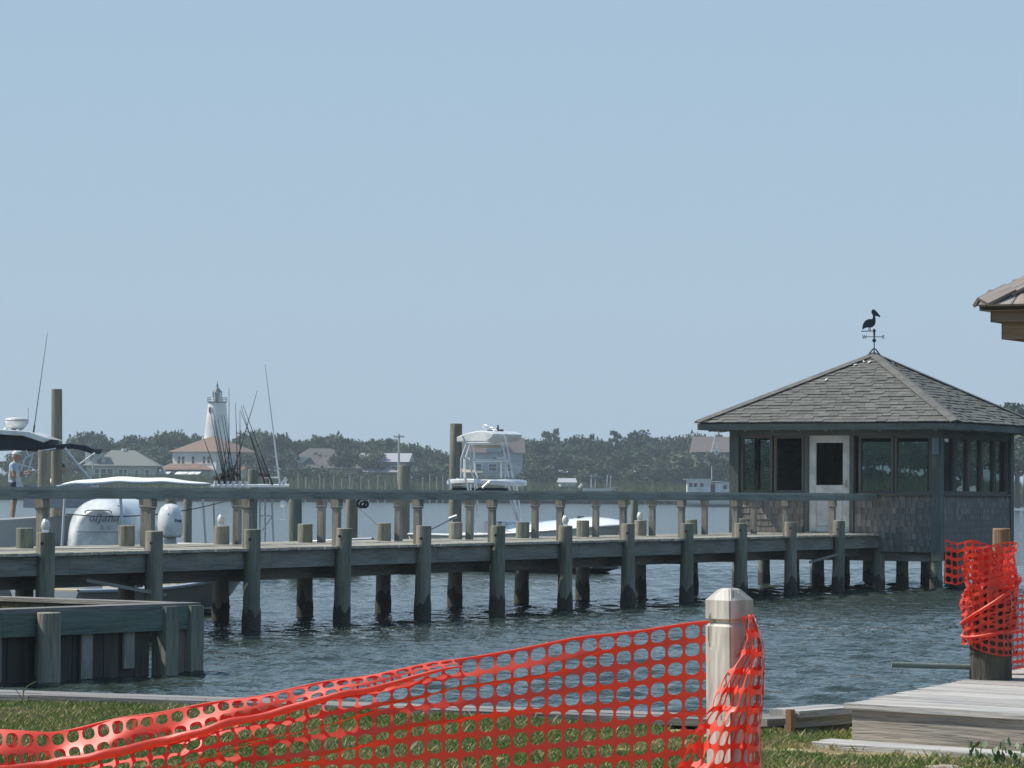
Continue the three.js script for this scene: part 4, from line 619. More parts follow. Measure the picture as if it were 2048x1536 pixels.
  { const a = W(977, 880); const s = new THREE.Shape(); s.moveTo(-0.56, -0.05); s.lineTo(0.35, -0.05); s.quadraticCurveTo(0.62, 0.0, 0.62, 0.1); s.quadraticCurveTo(0.5, 0.17, 0.2, 0.17); s.quadraticCurveTo(-0.2, 0.15, -0.56, 0.03); part('upper_station', new THREE.ExtrudeGeometry(s, { depth: 1.0, bevelEnabled: true, bevelSize: 0.03, bevelThickness: 0.03, bevelSegments: 2 }).translate(a.x, a.y + 0.02, a.z - 0.5), M.white, t); part('platform_ring', [...pipe([[933, 887], [988, 887]], near + 0.3, 0.03), ...pipe([[937, 887], [990, 887]], far - 0.3, 0.03)], M.white, t); }
  part('light_box', move(new THREE.BoxGeometry(0.45, 0.07, 0.5), W(975, 893).x, W(975, 893).y, W(975, 893).z), M.cream, t);
  part('throttle_box', [new THREE.BoxGeometry(0.1, 0.13, 0.1).translate(W(980, 865).x, W(980, 865).y, W(980, 865).z), new THREE.BoxGeometry(0.11, 0.13, 0.1).translate(W(1001, 864).x, W(1001, 864).y, W(1001, 864).z), bar(W(996, 860), W(996, 850), 0.02)], M.dark, t);
  { const c = W(979, 855); part('steering_wheel', [new THREE.TorusGeometry(0.18, 0.014, 8, 28).rotateX(1.25).translate(c.x, c.y, c.z), ...[0, 2.1, 4.2].map((a) => bar(c, c.clone().add(new THREE.Vector3(0.14 * Math.cos(a), 0.04 * Math.sin(a), 0.14 * Math.sin(a))), 0.01)), bar(c, W(980, 862), 0.018)], M.alu, t); }
  { const d = near - 0.2; part('outboard_bracket', [...bars([W(902, 1040, d), W(905, 1060, d), W(899, 1076, d)], 0.03), bar(W(898, 1038, d), W(914, 1032, d), 0.045)], M.alu, t); }
}
// rod boat with T-top
{
  const stern = V(-9.0, 0, 80.5), bow = V(-3.62, 0, 75.2), mid = stern.clone().add(bow).multiplyScalar(0.5), L = stern.distanceTo(bow);
  const t = thing('rod_boat', 'grey-hulled sport boat whose top bristles with upright fishing rods', 'boat', mid, Math.atan2(-(bow.z - stern.z), bow.x - stern.x)); t.updateMatrixWorld();
  const [hg, edge] = hullGeo(L, 2.3, 0.6, { sheer: 0.25 }); part('hull', hg, gloss(0.42, 0.45, 0.5), t); part('bottom_paint', hullGeo(L * 0.985, 2.31, 0.04, { sheer: 0, vee: 0.4 })[0], M.dark, t);
  part('foredeck', deckGeo(edge, 0.05, -0.015, 15, 28), M.white, t); part('gunwale', [tube(edge(1), 0.035, 60, 6), tube(edge(-1), 0.035, 60, 6)], M.white, t);
  const W = (px, py, d = 78) => local(t, at(px, py, d)), n = 77.2, f = 78.8, pipe = (l, d, r = 0.022) => bars(l.map(([x, y]) => W(x, y, d)), r), grey = M.alu;
  part('cockpit_sole', move(new THREE.BoxGeometry(L * 0.6, 0.04, 1.9), -L * 0.15, 0.25, 0), M.whiteMatt, t);
  { const a = W(420, 975, n), b = W(578, 974, n), c = W(578, 972, f), e = W(424, 973, f), g = new THREE.BufferGeometry(); const up = 0.05, vs = [a, b, c, e]; const top = vs.map((v) => v.clone().setY(v.y + up)); const q = (i, j, k, l) => [i, j, k, i, k, l]; const all = [...vs, ...top]; g.setAttribute('position', new THREE.Float32BufferAttribute(all.flatMap((v) => [v.x, v.y, v.z]), 3)); g.setIndex([...q(0, 1, 2, 3), ...q(4, 5, 6, 7), ...q(0, 1, 5, 4), ...q(1, 2, 6, 5), ...q(2, 3, 7, 6), ...q(3, 0, 4, 7)]); const gg = g.toNonIndexed(); gg.computeVertexNormals(); part('t_top', gg, M.white, t); }
  part('top_frame', [...pipe([[520, 1086], [520, 976]], n), ...pipe([[547, 1086], [543, 976]], n), ...pipe([[524, 1062], [545, 1032]], n, 0.018), ...pipe([[520, 1032], [545, 1032]], n, 0.018), ...pipe([[497, 1086], [503, 976]], f), ...pipe([[430, 1086], [426, 976]], n), ...pipe([[530, 1086], [530, 976]], f)], metal(0.35, 0.37, 0.4, 0.45), t);
  part('rocket_launchers', Array.from({ length: 6 }, (_, k) => bar(W(430 + k * 12, 974, n), W(432 + k * 12, 962, n), 0.045, 10)), M.aluWhite, t);
  const rod = (x0, y0, x1, y1, d, r, label) => { const a = W(x0, y0, d), b = W(x1, y1, d), k = a.clone().lerp(b, 0.22), g = [bar(a, k, r * 2.2, 7, r * 1.5), bar(k, b, r * 1.3, 6, r * 0.45)], m = a.clone().lerp(b, 0.12); g.push(new THREE.CylinderGeometry(0.05, 0.05, 0.07, 10).rotateX(1.57).translate(m.x, m.y, m.z + 0.06)); return part('fishing_rod', g, pick([M.dark, M.black, matt(0.08, 0.06, 0.05)]), t); };
  for (const [a, b, c, d, e] of [[440, 968, 405, 870, n], [450, 968, 420, 822, n], [452, 968, 428, 840, f], [455, 966, 425, 815, f], [460, 968, 436, 838, n], [466, 966, 443, 830, f], [470, 968, 448, 828, n], [462, 962, 515, 780, n], [476, 966, 471, 806, f], [480, 968, 480, 820, n], [530, 968, 482, 812, n], [538, 968, 481, 822, f], [545, 970, 486, 810, n], [458, 968, 458, 776, f], [448, 968, 452, 880, n]]) rod(a, b, c, d, e, 0.011);
  part('antenna', bar(W(560, 972, n), W(530, 729, n), 0.024, 8, 0.008), M.aluWhite, t);
  part('top_rail', [...pipe([[558, 972], [572, 955]], n), ...pipe([[566, 972], [574, 958]], n), ...pipe([[540, 955], [540, 972]], n, 0.015), ...pipe([[528, 955], [558, 955]], n, 0.015), ...pipe([[572, 955], [570, 974]], f)], M.aluWhite, t);
  part('outboard_reel', [new THREE.SphereGeometry(0.09, 12, 8).translate(W(566, 1008, n).x, W(566, 1008, n).y, W(566, 1008, n).z), bar(W(567, 1010, n), W(568, 1038, n), 0.02), bar(W(561, 1038, n), W(572, 1038, n), 0.02)], M.white, t);
}
// lettered white hull with canopy, stern to the dock
{
  const c = at(196, 1090, 69), t = thing('canopy_boat', 'white boat with script lettering and a long white canopy behind the dock rail', 'boat', [c.x, 0, c.z], 0); t.updateMatrixWorld();
  const W = (px, py, d = 68) => local(t, at(px, py, d));
  { // blunt hull end facing the dock: lofted rounded sections going away
    const pos = [], uv = [], idx = [], n = 14, m = 24, sec = (z) => { const k = Math.min(1, z / 1.0), grow = Math.sqrt(1 - (1 - k) * (1 - k)); return [0.52 + 0.36 * grow, 0.3 + 0.7 * grow]; };
    for (let i = 0; i <= n; i++) { const z = Math.pow(i / n, 1.6) * 5, [hw, k] = sec(z), top = 1.5 + 0.26 * Math.min(1, z / 0.7) - 0.0 * z; for (let j = 0; j <= m; j++) { const a = j / m * Math.PI, x = -Math.cos(a) * hw * (1 - 0.16 * (1 - Math.sin(a))), e = Math.pow(Math.sin(a), 0.42), y = -0.3 + (top + 0.3) * e; pos.push(x, y, -z); uv.push(x, y); } }
    for (let i = 0; i < n; i++) for (let j = 0; j < m; j++) { const a = i * (m + 1) + j, b = a + m + 1; idx.push(a, a + 1, b, a + 1, b + 1, b); }
    const cc = pos.length / 3; pos.push(0, 0.6, 0.05); uv.push(0, 0); for (let j = 0; j < m; j++) idx.push(cc, j + 1, j);
    const g = new THREE.BufferGeometry(); g.setAttribute('position', new THREE.Float32BufferAttribute(pos, 3)); g.setAttribute('uv', new THREE.Float32BufferAttribute(uv, 2)); g.setIndex(idx); g.computeVertexNormals(); part('hull', g, M.white, t);
    part('rub_strip', [0.62, 0.72, 1.05].map((y) => new THREE.BoxGeometry(0.95, 0.012, 0.02).translate(0.02, y, 0.06)), matt(0.45, 0.47, 0.52), t);
    part('grab_rail', tube([[-0.28, 1.44, 0.0], [-0.24, 1.5, 0.06], [0, 1.51, 0.07], [0.24, 1.5, 0.06], [0.28, 1.44, 0.0]].map((p) => new THREE.Vector3(...p)), 0.016, 24, 6), M.aluWhite, t);
  }
  const ink = matt(0.10, 0.12, 0.2), serif = await new FontLoader().loadAsync('fonts/droid/droid_serif_regular.typeface.json');
  const put = (s, size, x, y, z, slant, m) => { const g = new TextGeometry(s, { font: serif, size, depth: 0.006, curveSegments: 3 }); const p = g.attributes.position; for (let i = 0; i < p.count; i++) p.setX(i, p.getX(i) + slant * p.getY(i)); g.translate(x, y, z); part('lettering', g, m, t); };
  put('ofJana', 0.15, -0.2, 1.27, 0.075, 0.3, ink); put('R N', 0.1, 0.05, 1.09, 0.075, 0, matt(0.35, 0.38, 0.48));
  { // canopy: thin cambered sheet with raised middle
    const s0 = at(124, 972, 67), s1 = at(418, 968, 69.5), n = 30, m = 8, pos = [], idx = []; const a = local(t, s0), b = local(t, s1);
    for (let i = 0; i <= n; i++) for (let j = 0; j <= m; j++) { const u = i / n, v = j / m - 0.5, p = a.clone().lerp(b, u); pos.push(p.x, p.y + 0.17 * Math.pow(Math.sin(Math.PI * Math.pow(u, 0.8)), 0.7) * (1 - 2.2 * v * v) + 0.012 * Math.sin(u * 20), p.z - v * 1.7); }
    for (let i = 0; i < n; i++) for (let j = 0; j < m; j++) { const q = i * (m + 1) + j; idx.push(q, q + m + 1, q + 1, q + 1, q + m + 1, q + m + 2); }
    const g = new THREE.BufferGeometry(); g.setAttribute('position', new THREE.Float32BufferAttribute(pos, 3)); g.setIndex(idx); g.computeVertexNormals(); const lowr = g.clone().translate(0, -0.03, 0); part('canopy', [g, lowr], M.whiteMatt, t);
    const fr = []; for (let i = 0; i <= n; i += 3) { const q = (i * (m + 1)) * 3; fr.push(new THREE.Vector3(pos[q], pos[q + 1] - 0.02, pos[q + 2])); } part('canopy_edge', tube(fr, 0.028, 50, 6), M.white, t);
  }
  part('canopy_pole', bar(W(124, 1092, 67), W(131, 975, 67), 0.028), M.aluWhite, t); part('canopy_pole', bar(W(247, 1092, 67.5), W(240, 975, 67.5), 0.03), M.aluWhite, t); part('canopy_pole', bar(W(412, 1092, 68.6), W(404, 972, 68.6), 0.026), M.aluWhite, t); part('canopy_pole', bar(W(262, 1092, 69.5), W(236, 1010, 69.5), 0.02), M.aluWhite, t);
  part('line', tube([W(132, 1028), W(210, 1033), W(300, 1030), W(380, 1019), W(450, 1003)], 0.012, 30, 5), M.rope, t);
}
// white outboard
{
  const p = at(340, 1090, 63.5), t = thing('outboard_motor', 'white outboard motor cowling tilted up behind the dock planks', 'outboard motor', [p.x, 0.02, p.z], 0.3);
  const pts = [[0.0, 1.66], [0.1, 1.645], [0.19, 1.57], [0.235, 1.44], [0.25, 1.25], [0.23, 1.05], [0.2, 1.0], [0, 1.0]].map(([r, y]) => new THREE.Vector2(r, y)).reverse();
  part('cowling', new THREE.LatheGeometry(pts, 28).scale(1, 1, 1.25), M.white, t); part('midsection', [move(new RoundedBoxGeometry(0.2, 0.8, 0.3, 2, 0.06), 0, 0.62, 0), move(new THREE.BoxGeometry(0.05, 0.6, 0.4), 0, 0.1, 0.05)], gloss(0.5, 0.52, 0.55), t);
  const ink = M.dark, serif = font; const put = (s, size, x, y, rz) => { const g = new TextGeometry(s, { font: serif, size, depth: 0.004, curveSegments: 2 }); g.computeBoundingBox(); const w = g.boundingBox.max.x; const q = g.attributes.position; for (let i = 0; i < q.count; i++) { const X = x + (q.getX(i) - w / 2) * 1, Y = y + q.getY(i), R = (Y > 1.5 ? 0.22 - (Y - 1.5) * 0.9 : 0.25 - Math.max(0, Y - 1.25) * 0.1), a = X / R; q.setXYZ(i, Math.sin(a) * (R + 0.004 + q.getZ(i)), Y, Math.cos(a) * (R + 0.004 + q.getZ(i)) * 1.25); } g.computeVertexNormals(); part('lettering', g, ink, t); };
  put('150', 0.045, -0.05, 1.53, 0); put('o', 0.04, -0.09, 1.44, 0); put('Four', 0.06, 0.12, 1.3, 0);
}
// cruiser at the left edge
{
  const d = 77, c = at(20, 1090, d), t = thing('sport_cruiser', 'large white sport cruiser with radar dome and dark bimini at the left edge', 'boat', [c.x - 1.5, 0, c.z], 0); t.updateMatrixWorld();
  const W = (px, py, D = d) => local(t, at(px, py, D)), n = d - 1, f = d + 1.2, pipe = (l, D, r = 0.02) => bars(l.map(([x, y]) => W(x, y, D)), r);
  const [hg, edge] = hullGeo(8.5, 2.9, 1.05, { sheer: 0.35 }); hg.rotateY(0.25).translate(-1.2, 0, -0.3); part('hull', hg, M.white, t);
  { const s = new THREE.Shape(); const P = [[-190, 870], [-60, 862], [20, 862], [70, 866], [112, 880], [100, 885], [60, 872], [0, 868], [-190, 876]].map(([x, y]) => W(x, y)); s.moveTo(P[0].x, P[0].y); P.slice(1).forEach((p) => s.lineTo(p.x, p.y)); part('hardtop', new THREE.ExtrudeGeometry(s, { depth: 2.1, bevelEnabled: true, bevelSize: 0.02, bevelThickness: 0.03, bevelSegments: 2 }).translate(0, 0, P[0].z - 1.05), M.white, t); }
  { const s = new THREE.Shape(); const P = [[-190, 877], [2, 869], [58, 873], [104, 884], [112, 890], [70, 899], [-190, 905]].map(([x, y]) => W(x, y)); s.moveTo(P[0].x, P[0].y); P.slice(1).forEach((p) => s.lineTo(p.x, p.y)); part('canvas_enclosure', new THREE.ExtrudeGeometry(s, { depth: 1.9, bevelEnabled: false }).translate(0, 0, P[0].z - 0.95), M.navy, t); }
  { const pts = [[40, 901], [75, 897], [115, 891], [150, 889], [178, 892], [194, 899], [190, 906]].map(([x, y]) => W(x, y)); const s = new THREE.Shape(); s.moveTo(pts[0].x, pts[0].y); pts.slice(1).forEach((p) => s.lineTo(p.x, p.y)); [[172, 900], [140, 895], [115, 896], [75, 902]].map(([x, y]) => W(x, y)).forEach((p) => s.lineTo(p.x, p.y)); part('bimini', new THREE.ExtrudeGeometry(s, { depth: 1.8, bevelEnabled: true, bevelSize: 0.015, bevelThickness: 0.015, bevelSegments: 1 }).translate(0, 0, pts[0].z - 0.9), M.navy, t); }
  part('bimini_strut', pipe([[130, 896], [182, 960]], f, 0.03), M.aluWhite, t); part('bimini_frame', [...pipe([[130, 896], [157, 930], [182, 960]], n, 0.032), ...pipe([[157, 930], [190, 906]], n, 0.018), ...pipe([[190, 906], [181, 962]], n, 0.014)], M.aluWhite, t); part('canvas_rod', pipe([[76, 903], [112, 897]], n, 0.02), M.aluWhite, t);
  part('cockpit_rails', [...pipe([[52, 900], [58, 912]], n), ...pipe([[70, 905], [44, 922]], n), ...pipe([[52, 913], [42, 940]], n), ...pipe([[66, 910], [52, 955]], n), ...pipe([[36, 928], [66, 936]], n)], M.aluWhite, t);
  { const p = W(33, 848); const pts = [[0, 0.16], [0.22, 0.15], [0.275, 0.11], [0.275, 0.04], [0.24, -0.06], [0.14, -0.12], [0, -0.12]].map(([r, y]) => new THREE.Vector2(r, y)).reverse(); part('radar_dome', new THREE.LatheGeometry(pts, 24).translate(p.x, p.y, p.z), M.white, t); part('radar_mount', [new THREE.CylinderGeometry(0.05, 0.08, 0.1, 12).translate(p.x - 0.06, p.y - 0.16, p.z), ...pipe([[38, 861], [45, 858], [56, 846], [56, 816]], d, 0.016)], M.aluWhite, t); part('radar_band', new THREE.CylinderGeometry(0.279, 0.279, 0.014, 24, 1, true).translate(p.x, p.y + 0.085, p.z), matt(0.35, 0.15, 0.12), t); }
  part('antenna', [bar(W(67, 865, n), W(69, 850, n), 0.02), bar(W(69, 850, n), W(95, 665, n), 0.012, 6, 0.005)], M.dark, t); part('running_light', new THREE.SphereGeometry(0.06, 10, 8).translate(W(11, 860).x, W(11, 860).y, W(11, 860).z), M.white, t);
  { const s = new THREE.Shape(); const P = [[33, 985], [33, 938], [40, 953], [51, 985]].map(([x, y]) => W(x, y, n)); s.moveTo(P[0].x, P[0].y); P.slice(1).forEach((p) => s.lineTo(p.x, p.y)); part('windscreen_wing', new THREE.ExtrudeGeometry(s, { depth: 0.05, bevelEnabled: false }).translate(0, 0, P[0].z), M.white, t); }
  { const a = W(52, 986, d), b = W(185, 962, d); part('cabin_side', new THREE.BoxGeometry(b.x - a.x, 0.55, 1.6).translate((a.x + b.x) / 2, (a.y + b.y) / 2 - 0.22, a.z - 0.4), gloss(0.42, 0.44, 0.5), t); }
}
// small skiffs under the dock
{
  const t = thing('skiff', 'grey open skiff with white gunwale and tan seats, seen under the dock', 'skiff', V(-5.75, 0.0, 50.6), 0.9);
  const [hg, edge] = hullGeo(4.1, 1.6, 0.42, { sheer: 0.3, flare: 0.75, vee: 0.15, sternW: 0.92 }); part('hull', hg, gloss(0.48, 0.5, 0.53, 0.5), t); part('gunwale', [tube(edge(1), 0.035, 50, 6), tube(edge(-1), 0.035, 50, 6)], gloss(0.62, 0.68, 0.75), t);
  part('sole', move(new THREE.BoxGeometry(3.3, 0.03, 1.1), -0.2, 0.1, 0), M.whiteMatt, t); part('thwart', [-1.3, 0.1, 1.0].map((x) => move(new RoundedBoxGeometry(0.32, 0.05, 1.35, 2, 0.015), x, 0.4, 0)), M.tan, t); part('console', [move(new RoundedBoxGeometry(0.4, 0.4, 0.5, 2, 0.04), -0.4, 0.5, 0), move(new RoundedBoxGeometry(0.28, 0.3, 0.4, 2, 0.04), 0.75, 0.45, 0.0)], M.cream, t); part('bow_cover', deckGeo(edge, 0.05, 0.0, 23, 28), gloss(0.6, 0.62, 0.65), t); part('fender', move(new THREE.CylinderGeometry(0.07, 0.07, 0.3, 12), -0.6, 0.5, 0.55), M.dark, t);
  const t2 = copy(t, 'small pale skiff mostly hidden behind the bulkhead corner at far left'); t2.position.copy(V(-8.6, 0.0, 50.0)); t2.rotation.y = 0.7;
}
// mooring lines
{
  const ln = (pts, label) => { const t = thing('mooring_line', label, 'rope'); part('rope', tube(pts.map(([x, y, d]) => at(x, y, d)), 0.013, 24, 6), M.rope, t); return t; };
  const a = ln([[716, 1015, 79.6], [735, 1032, 76], [755, 1050, 73], [775, 1066, 70]], 'dark mooring line slanting down from the piling left of the utility pole'); { const p = at(722, 1006, 79.5); part('coil', [new THREE.TorusGeometry(0.1, 0.035, 8, 18).translate(p.x, p.y, p.z), new THREE.TorusGeometry(0.09, 0.03, 8, 18).rotateX(0.6).translate(p.x + 0.08, p.y - 0.03, p.z)], M.black, a); }
  ln([[845, 1066, 78], [868, 1056, 78.2], [895, 1042, 78.6], [905, 1036, 79]], 'pale mooring line rising to the stern of the tower boat');
}
// ---------- finger pier at the left ----------
{
  const t = thing('finger_pier', 'narrow timber finger pier behind the dock where the man stands', 'pier', V(0, 0, 0));
  const a = V(-16, DECK, 79.2), b = V(-10.9, DECK, 81.2), yaw = Math.atan2(-(b.z - a.z), b.x - a.x), L = a.distanceTo(b), g = wbox(0.138, 0.038, 1.3);
  for (let s = 0.07; s < L; s += 0.147) { const o = part('plank', g, pick(M.deck), t); o.position.copy(a.clone().lerp(b, s / L)); o.position.y = DECK - 0.019; o.rotation.y = yaw; }
  for (const w of [-0.55, 0.55]) { const off = new THREE.Vector3(Math.sin(yaw) * w, -0.16, Math.cos(yaw) * w); part('stringer', beam(a.clone().add(off), b.clone().add(off), 0.06, 0.24), M.stringer, t); for (const k of [0.3, 0.62, 0.97]) { const p = a.clone().lerp(b, k).add(off); const o = part('pile', pileGeo(1.7, 0.12, 0.115, 3), M.pile[1], t); o.position.set(p.x, -0.6, p.z); } }
}
// ---------- people ----------
const skin = [0.36, 0.23, 0.17];
function personGeo(bones, colourAt, height = 1.8, res = 84) {     // bones: [[x,y,z],[x,y,z],r0,r1]; one continuous surface by smooth minimum
  const mc = new MarchingCubes(res, M.white, false, false, 160000), half = res / 2, S = height / 1.9, cy = height / 2; const k = 0.035;
  mc.isolation = 0; const p = new THREE.Vector3(), ab = new THREE.Vector3(), ap = new THREE.Vector3(); const B = bones.map(([a, b, r0, r1]) => [new THREE.Vector3(...a), new THREE.Vector3(...b), r0, r1]);
  for (let z = 0; z < res; z++) for (let y = 0; y < res; y++) for (let x = 0; x < res; x++) {
    p.set((x - half) / half * S, (y - half) / half * S + cy, (z - half) / half * S); let d = 9;
    for (const [a, b, r0, r1] of B) { ab.copy(b).sub(a); ap.copy(p).sub(a); const t = Math.max(0, Math.min(1, ap.dot(ab) / Math.max(1e-6, ab.lengthSq()))), q = ap.addScaledVector(ab, -t).length() - (r0 + (r1 - r0) * t); const h = Math.max(0, Math.min(1, 0.5 + 0.5 * (d - q) / k)); d = d + (q - d) * h - k * h * (1 - h); }
    mc.field[x + y * res + z * res * res] = -d;
  }
  mc.update(); const n = mc.count, pos = mc.positionArray.slice(0, n * 3), g = new THREE.BufferGeometry(); for (let i = 0; i < n; i++) { pos[3 * i] *= S; pos[3 * i + 1] = pos[3 * i + 1] * S + cy; pos[3 * i + 2] *= S; }
  g.setAttribute('position', new THREE.BufferAttribute(pos, 3)); const m = mergeVertices(g, 0.0008); m.computeVertexNormals();
  const col = new Float32Array(m.attributes.position.count * 3); for (let i = 0; i < m.attributes.position.count; i++) { const c = colourAt(m.attributes.position.getX(i), m.attributes.position.getY(i), m.attributes.position.getZ(i)); col.set(c, 3 * i); }
  m.setAttribute('color', new THREE.BufferAttribute(col, 3)); return m;
}
const personMat = new THREE.MeshStandardMaterial({ vertexColors: true, roughness: 0.8 });
const hand = (x, y, z, dx, dy, dz) => { const o = []; o.push([[x, y, z], [x + dx * 0.07, y + dy * 0.07, z + dz * 0.07], 0.028, 0.03]); for (let i = 0; i < 4; i++) { const s = (i - 1.5) * 0.018, bx = x + dx * 0.08, by = y + dy * 0.08, bz = z + dz * 0.08 + s; o.push([[bx, by, bz], [bx + dx * 0.05, by + dy * 0.05 - 0.01, bz], 0.0095, 0.009]); o.push([[bx + dx * 0.05, by + dy * 0.05 - 0.01, bz], [bx + dx * 0.07, by + dy * 0.06 - 0.035, bz], 0.009, 0.008]); } o.push([[x + dx * 0.02, y + dy * 0.02, z + 0.03], [x + dx * 0.06, y + dy * 0.05 + 0.02, z + 0.05], 0.011, 0.009]); return o; };
{ // standing man facing right, looking down at his hands (x to the right)
  const b = [[[0, 0.95, 0.0], [-0.01, 1.12, 0], 0.135, 0.13], [[-0.01, 1.12, -0.06], [0.0, 1.36, -0.1], 0.11, 0.11], [[-0.01, 1.12, 0.06], [0.0, 1.36, 0.1], 0.11, 0.11], [[0.02, 1.22, 0], [0.04, 1.1, 0], 0.12, 0.12], [[0.0, 1.4, -0.17], [0.0, 1.4, 0.17], 0.07, 0.07], [[0.01, 1.42, 0], [0.035, 1.52, 0], 0.058, 0.055],
    [[0.045, 1.61, 0], [0.04, 1.66, 0], 0.088, 0.09], [[0.07, 1.57, 0], [0.085, 1.55, 0], 0.06, 0.05], [[0.14, 1.6, 0], [0.15, 1.59, 0], 0.016, 0.014], [[0.04, 1.61, 0.092], [0.035, 1.63, 0.095], 0.018, 0.02], [[0.04, 1.61, -0.092], [0.035, 1.63, -0.095], 0.018, 0.02],
    [[0.0, 1.38, 0.2], [0.04, 1.12, 0.24], 0.056, 0.044], [[0.04, 1.12, 0.24], [0.27, 1.16, 0.17], 0.042, 0.03], ...hand(0.28, 1.165, 0.17, 0.95, 0.1, 0), [[0.0, 1.38, -0.2], [0.05, 1.14, -0.24], 0.056, 0.044], [[0.05, 1.14, -0.24], [0.28, 1.22, -0.13], 0.042, 0.03], ...hand(0.29, 1.225, -0.13, 0.95, 0.15, 0),
    [[0.0, 0.92, 0.09], [0.03, 0.5, 0.1], 0.1, 0.062], [[0.03, 0.5, 0.1], [0.0, 0.09, 0.11], 0.06, 0.038], [[-0.02, 0.04, 0.11], [0.14, 0.03, 0.13], 0.04, 0.032], [[0.0, 0.92, -0.09], [-0.02, 0.5, -0.1], 0.1, 0.062], [[-0.02, 0.5, -0.1], [-0.07, 0.09, -0.1], 0.06, 0.038], [[-0.09, 0.04, -0.1], [0.07, 0.03, -0.12], 0.04, 0.032]];
  const col = (x, y, z) => { const arm = Math.abs(z) > 0.155 || x > 0.15; if (y > 1.66 || (y > 1.6 && x < 0.0)) return [0.72, 0.7, 0.66]; if (y > 1.46) return skin; if (y > 0.98 && !(arm && (y < 1.24 || x > 0.12))) return [0.36, 0.45, 0.56]; if (y > 0.98) return skin; if (y > 0.52) return [0.05, 0.06, 0.09]; if (y > 0.1) return skin; return [0.6, 0.6, 0.6]; };
  const p = at(27, 1044, 80.3), o = part('person', personGeo(b, col), personMat); o.position.set(p.x, DECK, p.z); tag(o, 'man in white cap, light blue shirt and dark shorts standing on the finger pier', 'person');
  const cap = part('cap', [new THREE.SphereGeometry(0.102, 18, 10, 0, 6.2832, 0, 1.5).translate(0.04, 1.655, 0), new THREE.CylinderGeometry(0.085, 0.09, 0.012, 16, 1, false, 0.2, 2.74).translate(0.085, 1.66, 0)], matt(0.74, 0.72, 0.68), o);
}
{ // person bent over beside the tall piling, white shirt, dark cap
  const b = [[[0, 0.72, 0], [0.1, 0.95, 0], 0.14, 0.14], [[0.1, 0.95, -0.06], [0.2, 1.15, -0.09], 0.12, 0.11], [[0.1, 0.95, 0.06], [0.2, 1.15, 0.09], 0.12, 0.11], [[0.2, 1.17, -0.16], [0.2, 1.17, 0.16], 0.07, 0.07], [[0.23, 1.2, 0], [0.27, 1.27, 0], 0.055, 0.055], [[0.3, 1.34, 0], [0.29, 1.39, 0], 0.086, 0.09], [[0.33, 1.3, 0], [0.35, 1.29, 0], 0.055, 0.05], [[0.39, 1.34, 0], [0.4, 1.335, 0], 0.015, 0.013], [[0.29, 1.35, 0.092], [0.29, 1.36, 0.094], 0.018, 0.018], [[0.29, 1.35, -0.092], [0.29, 1.36, -0.094], 0.018, 0.018],
    [[0.2, 1.15, 0.19], [0.24, 0.9, 0.22], 0.054, 0.042], [[0.24, 0.9, 0.22], [0.46, 0.86, 0.16], 0.04, 0.03], ...hand(0.47, 0.86, 0.16, 0.95, -0.1, 0), [[0.2, 1.15, -0.19], [0.26, 0.9, -0.22], 0.054, 0.042], [[0.26, 0.9, -0.22], [0.47, 0.88, -0.12], 0.04, 0.03], ...hand(0.48, 0.88, -0.12, 0.95, -0.1, 0), [[0, 0.7, 0.09], [0.16, 0.4, 0.1], 0.1, 0.062], [[0.16, 0.4, 0.1], [0.03, 0.09, 0.11], 0.06, 0.038], [[0.02, 0.04, 0.11], [0.18, 0.03, 0.12], 0.04, 0.032], [[0, 0.7, -0.09], [0.14, 0.4, -0.1], 0.1, 0.062], [[0.14, 0.4, -0.1], [0, 0.09, -0.1], 0.06, 0.038], [[-0.02, 0.04, -0.1], [0.14, 0.03, -0.11], 0.04, 0.032]];
  const col = (x, y, z) => { if (y > 1.37) return [0.03, 0.035, 0.06]; if (y > 1.22 && x > 0.2) return skin; if (y > 0.78 && !(Math.abs(z) > 0.16 && y < 1.0) && x < 0.36) return [0.74, 0.74, 0.76]; if (y > 0.78 || x > 0.3) return skin; if (y > 0.42) return [0.2, 0.19, 0.17]; if (y > 0.1) return skin; return [0.5, 0.5, 0.5]; };
  const p = at(96, 1044, 80.5), o = part('person', personGeo(b, col, 1.6, 72), personMat); o.position.set(p.x, DECK - 0.02, p.z - 0.2); tag(o, 'person in white shirt and dark cap stooping behind the tallest piling', 'person');
}
// ---------- far shore ----------
const SHORE = 600;
{
   const pts = [[-420, 640], [-200, 606], [-100, 598], [-40, 604], [0, 596], [40, 600], [58, 606], [90, 598], [140, 585], [420, 560], [420, 1500], [-420, 1500]];
  const g = new THREE.ShapeGeometry(new THREE.Shape(pts.map(([x, d]) => new THREE.Vector2(x, d)))); const p = g.attributes.position; for (let i = 0; i < p.count; i++) p.setXYZ(i, p.getX(i), 3.0, -p.getY(i) - 24); g.computeVertexNormals(); { const n = g.attributes.normal; for (let i = 0; i < n.count; i++) n.setXYZ(i, 0, 1, 0); }
  struct('far_ground', g, matt(0.10, 0.12, 0.045, 0.95));
}
const leafTones = [C(0.042, 0.072, 0.03), C(0.028, 0.052, 0.026), C(0.064, 0.092, 0.036), C(0.048, 0.066, 0.034)];
const leafM = leafTones.map((c) => new THREE.MeshPhysicalMaterial({ color: c, roughness: 0.95, transmission: 0.25, thickness: 0, side: THREE.DoubleSide }));
const barkM = matt(0.11, 0.09, 0.07, 0.95);
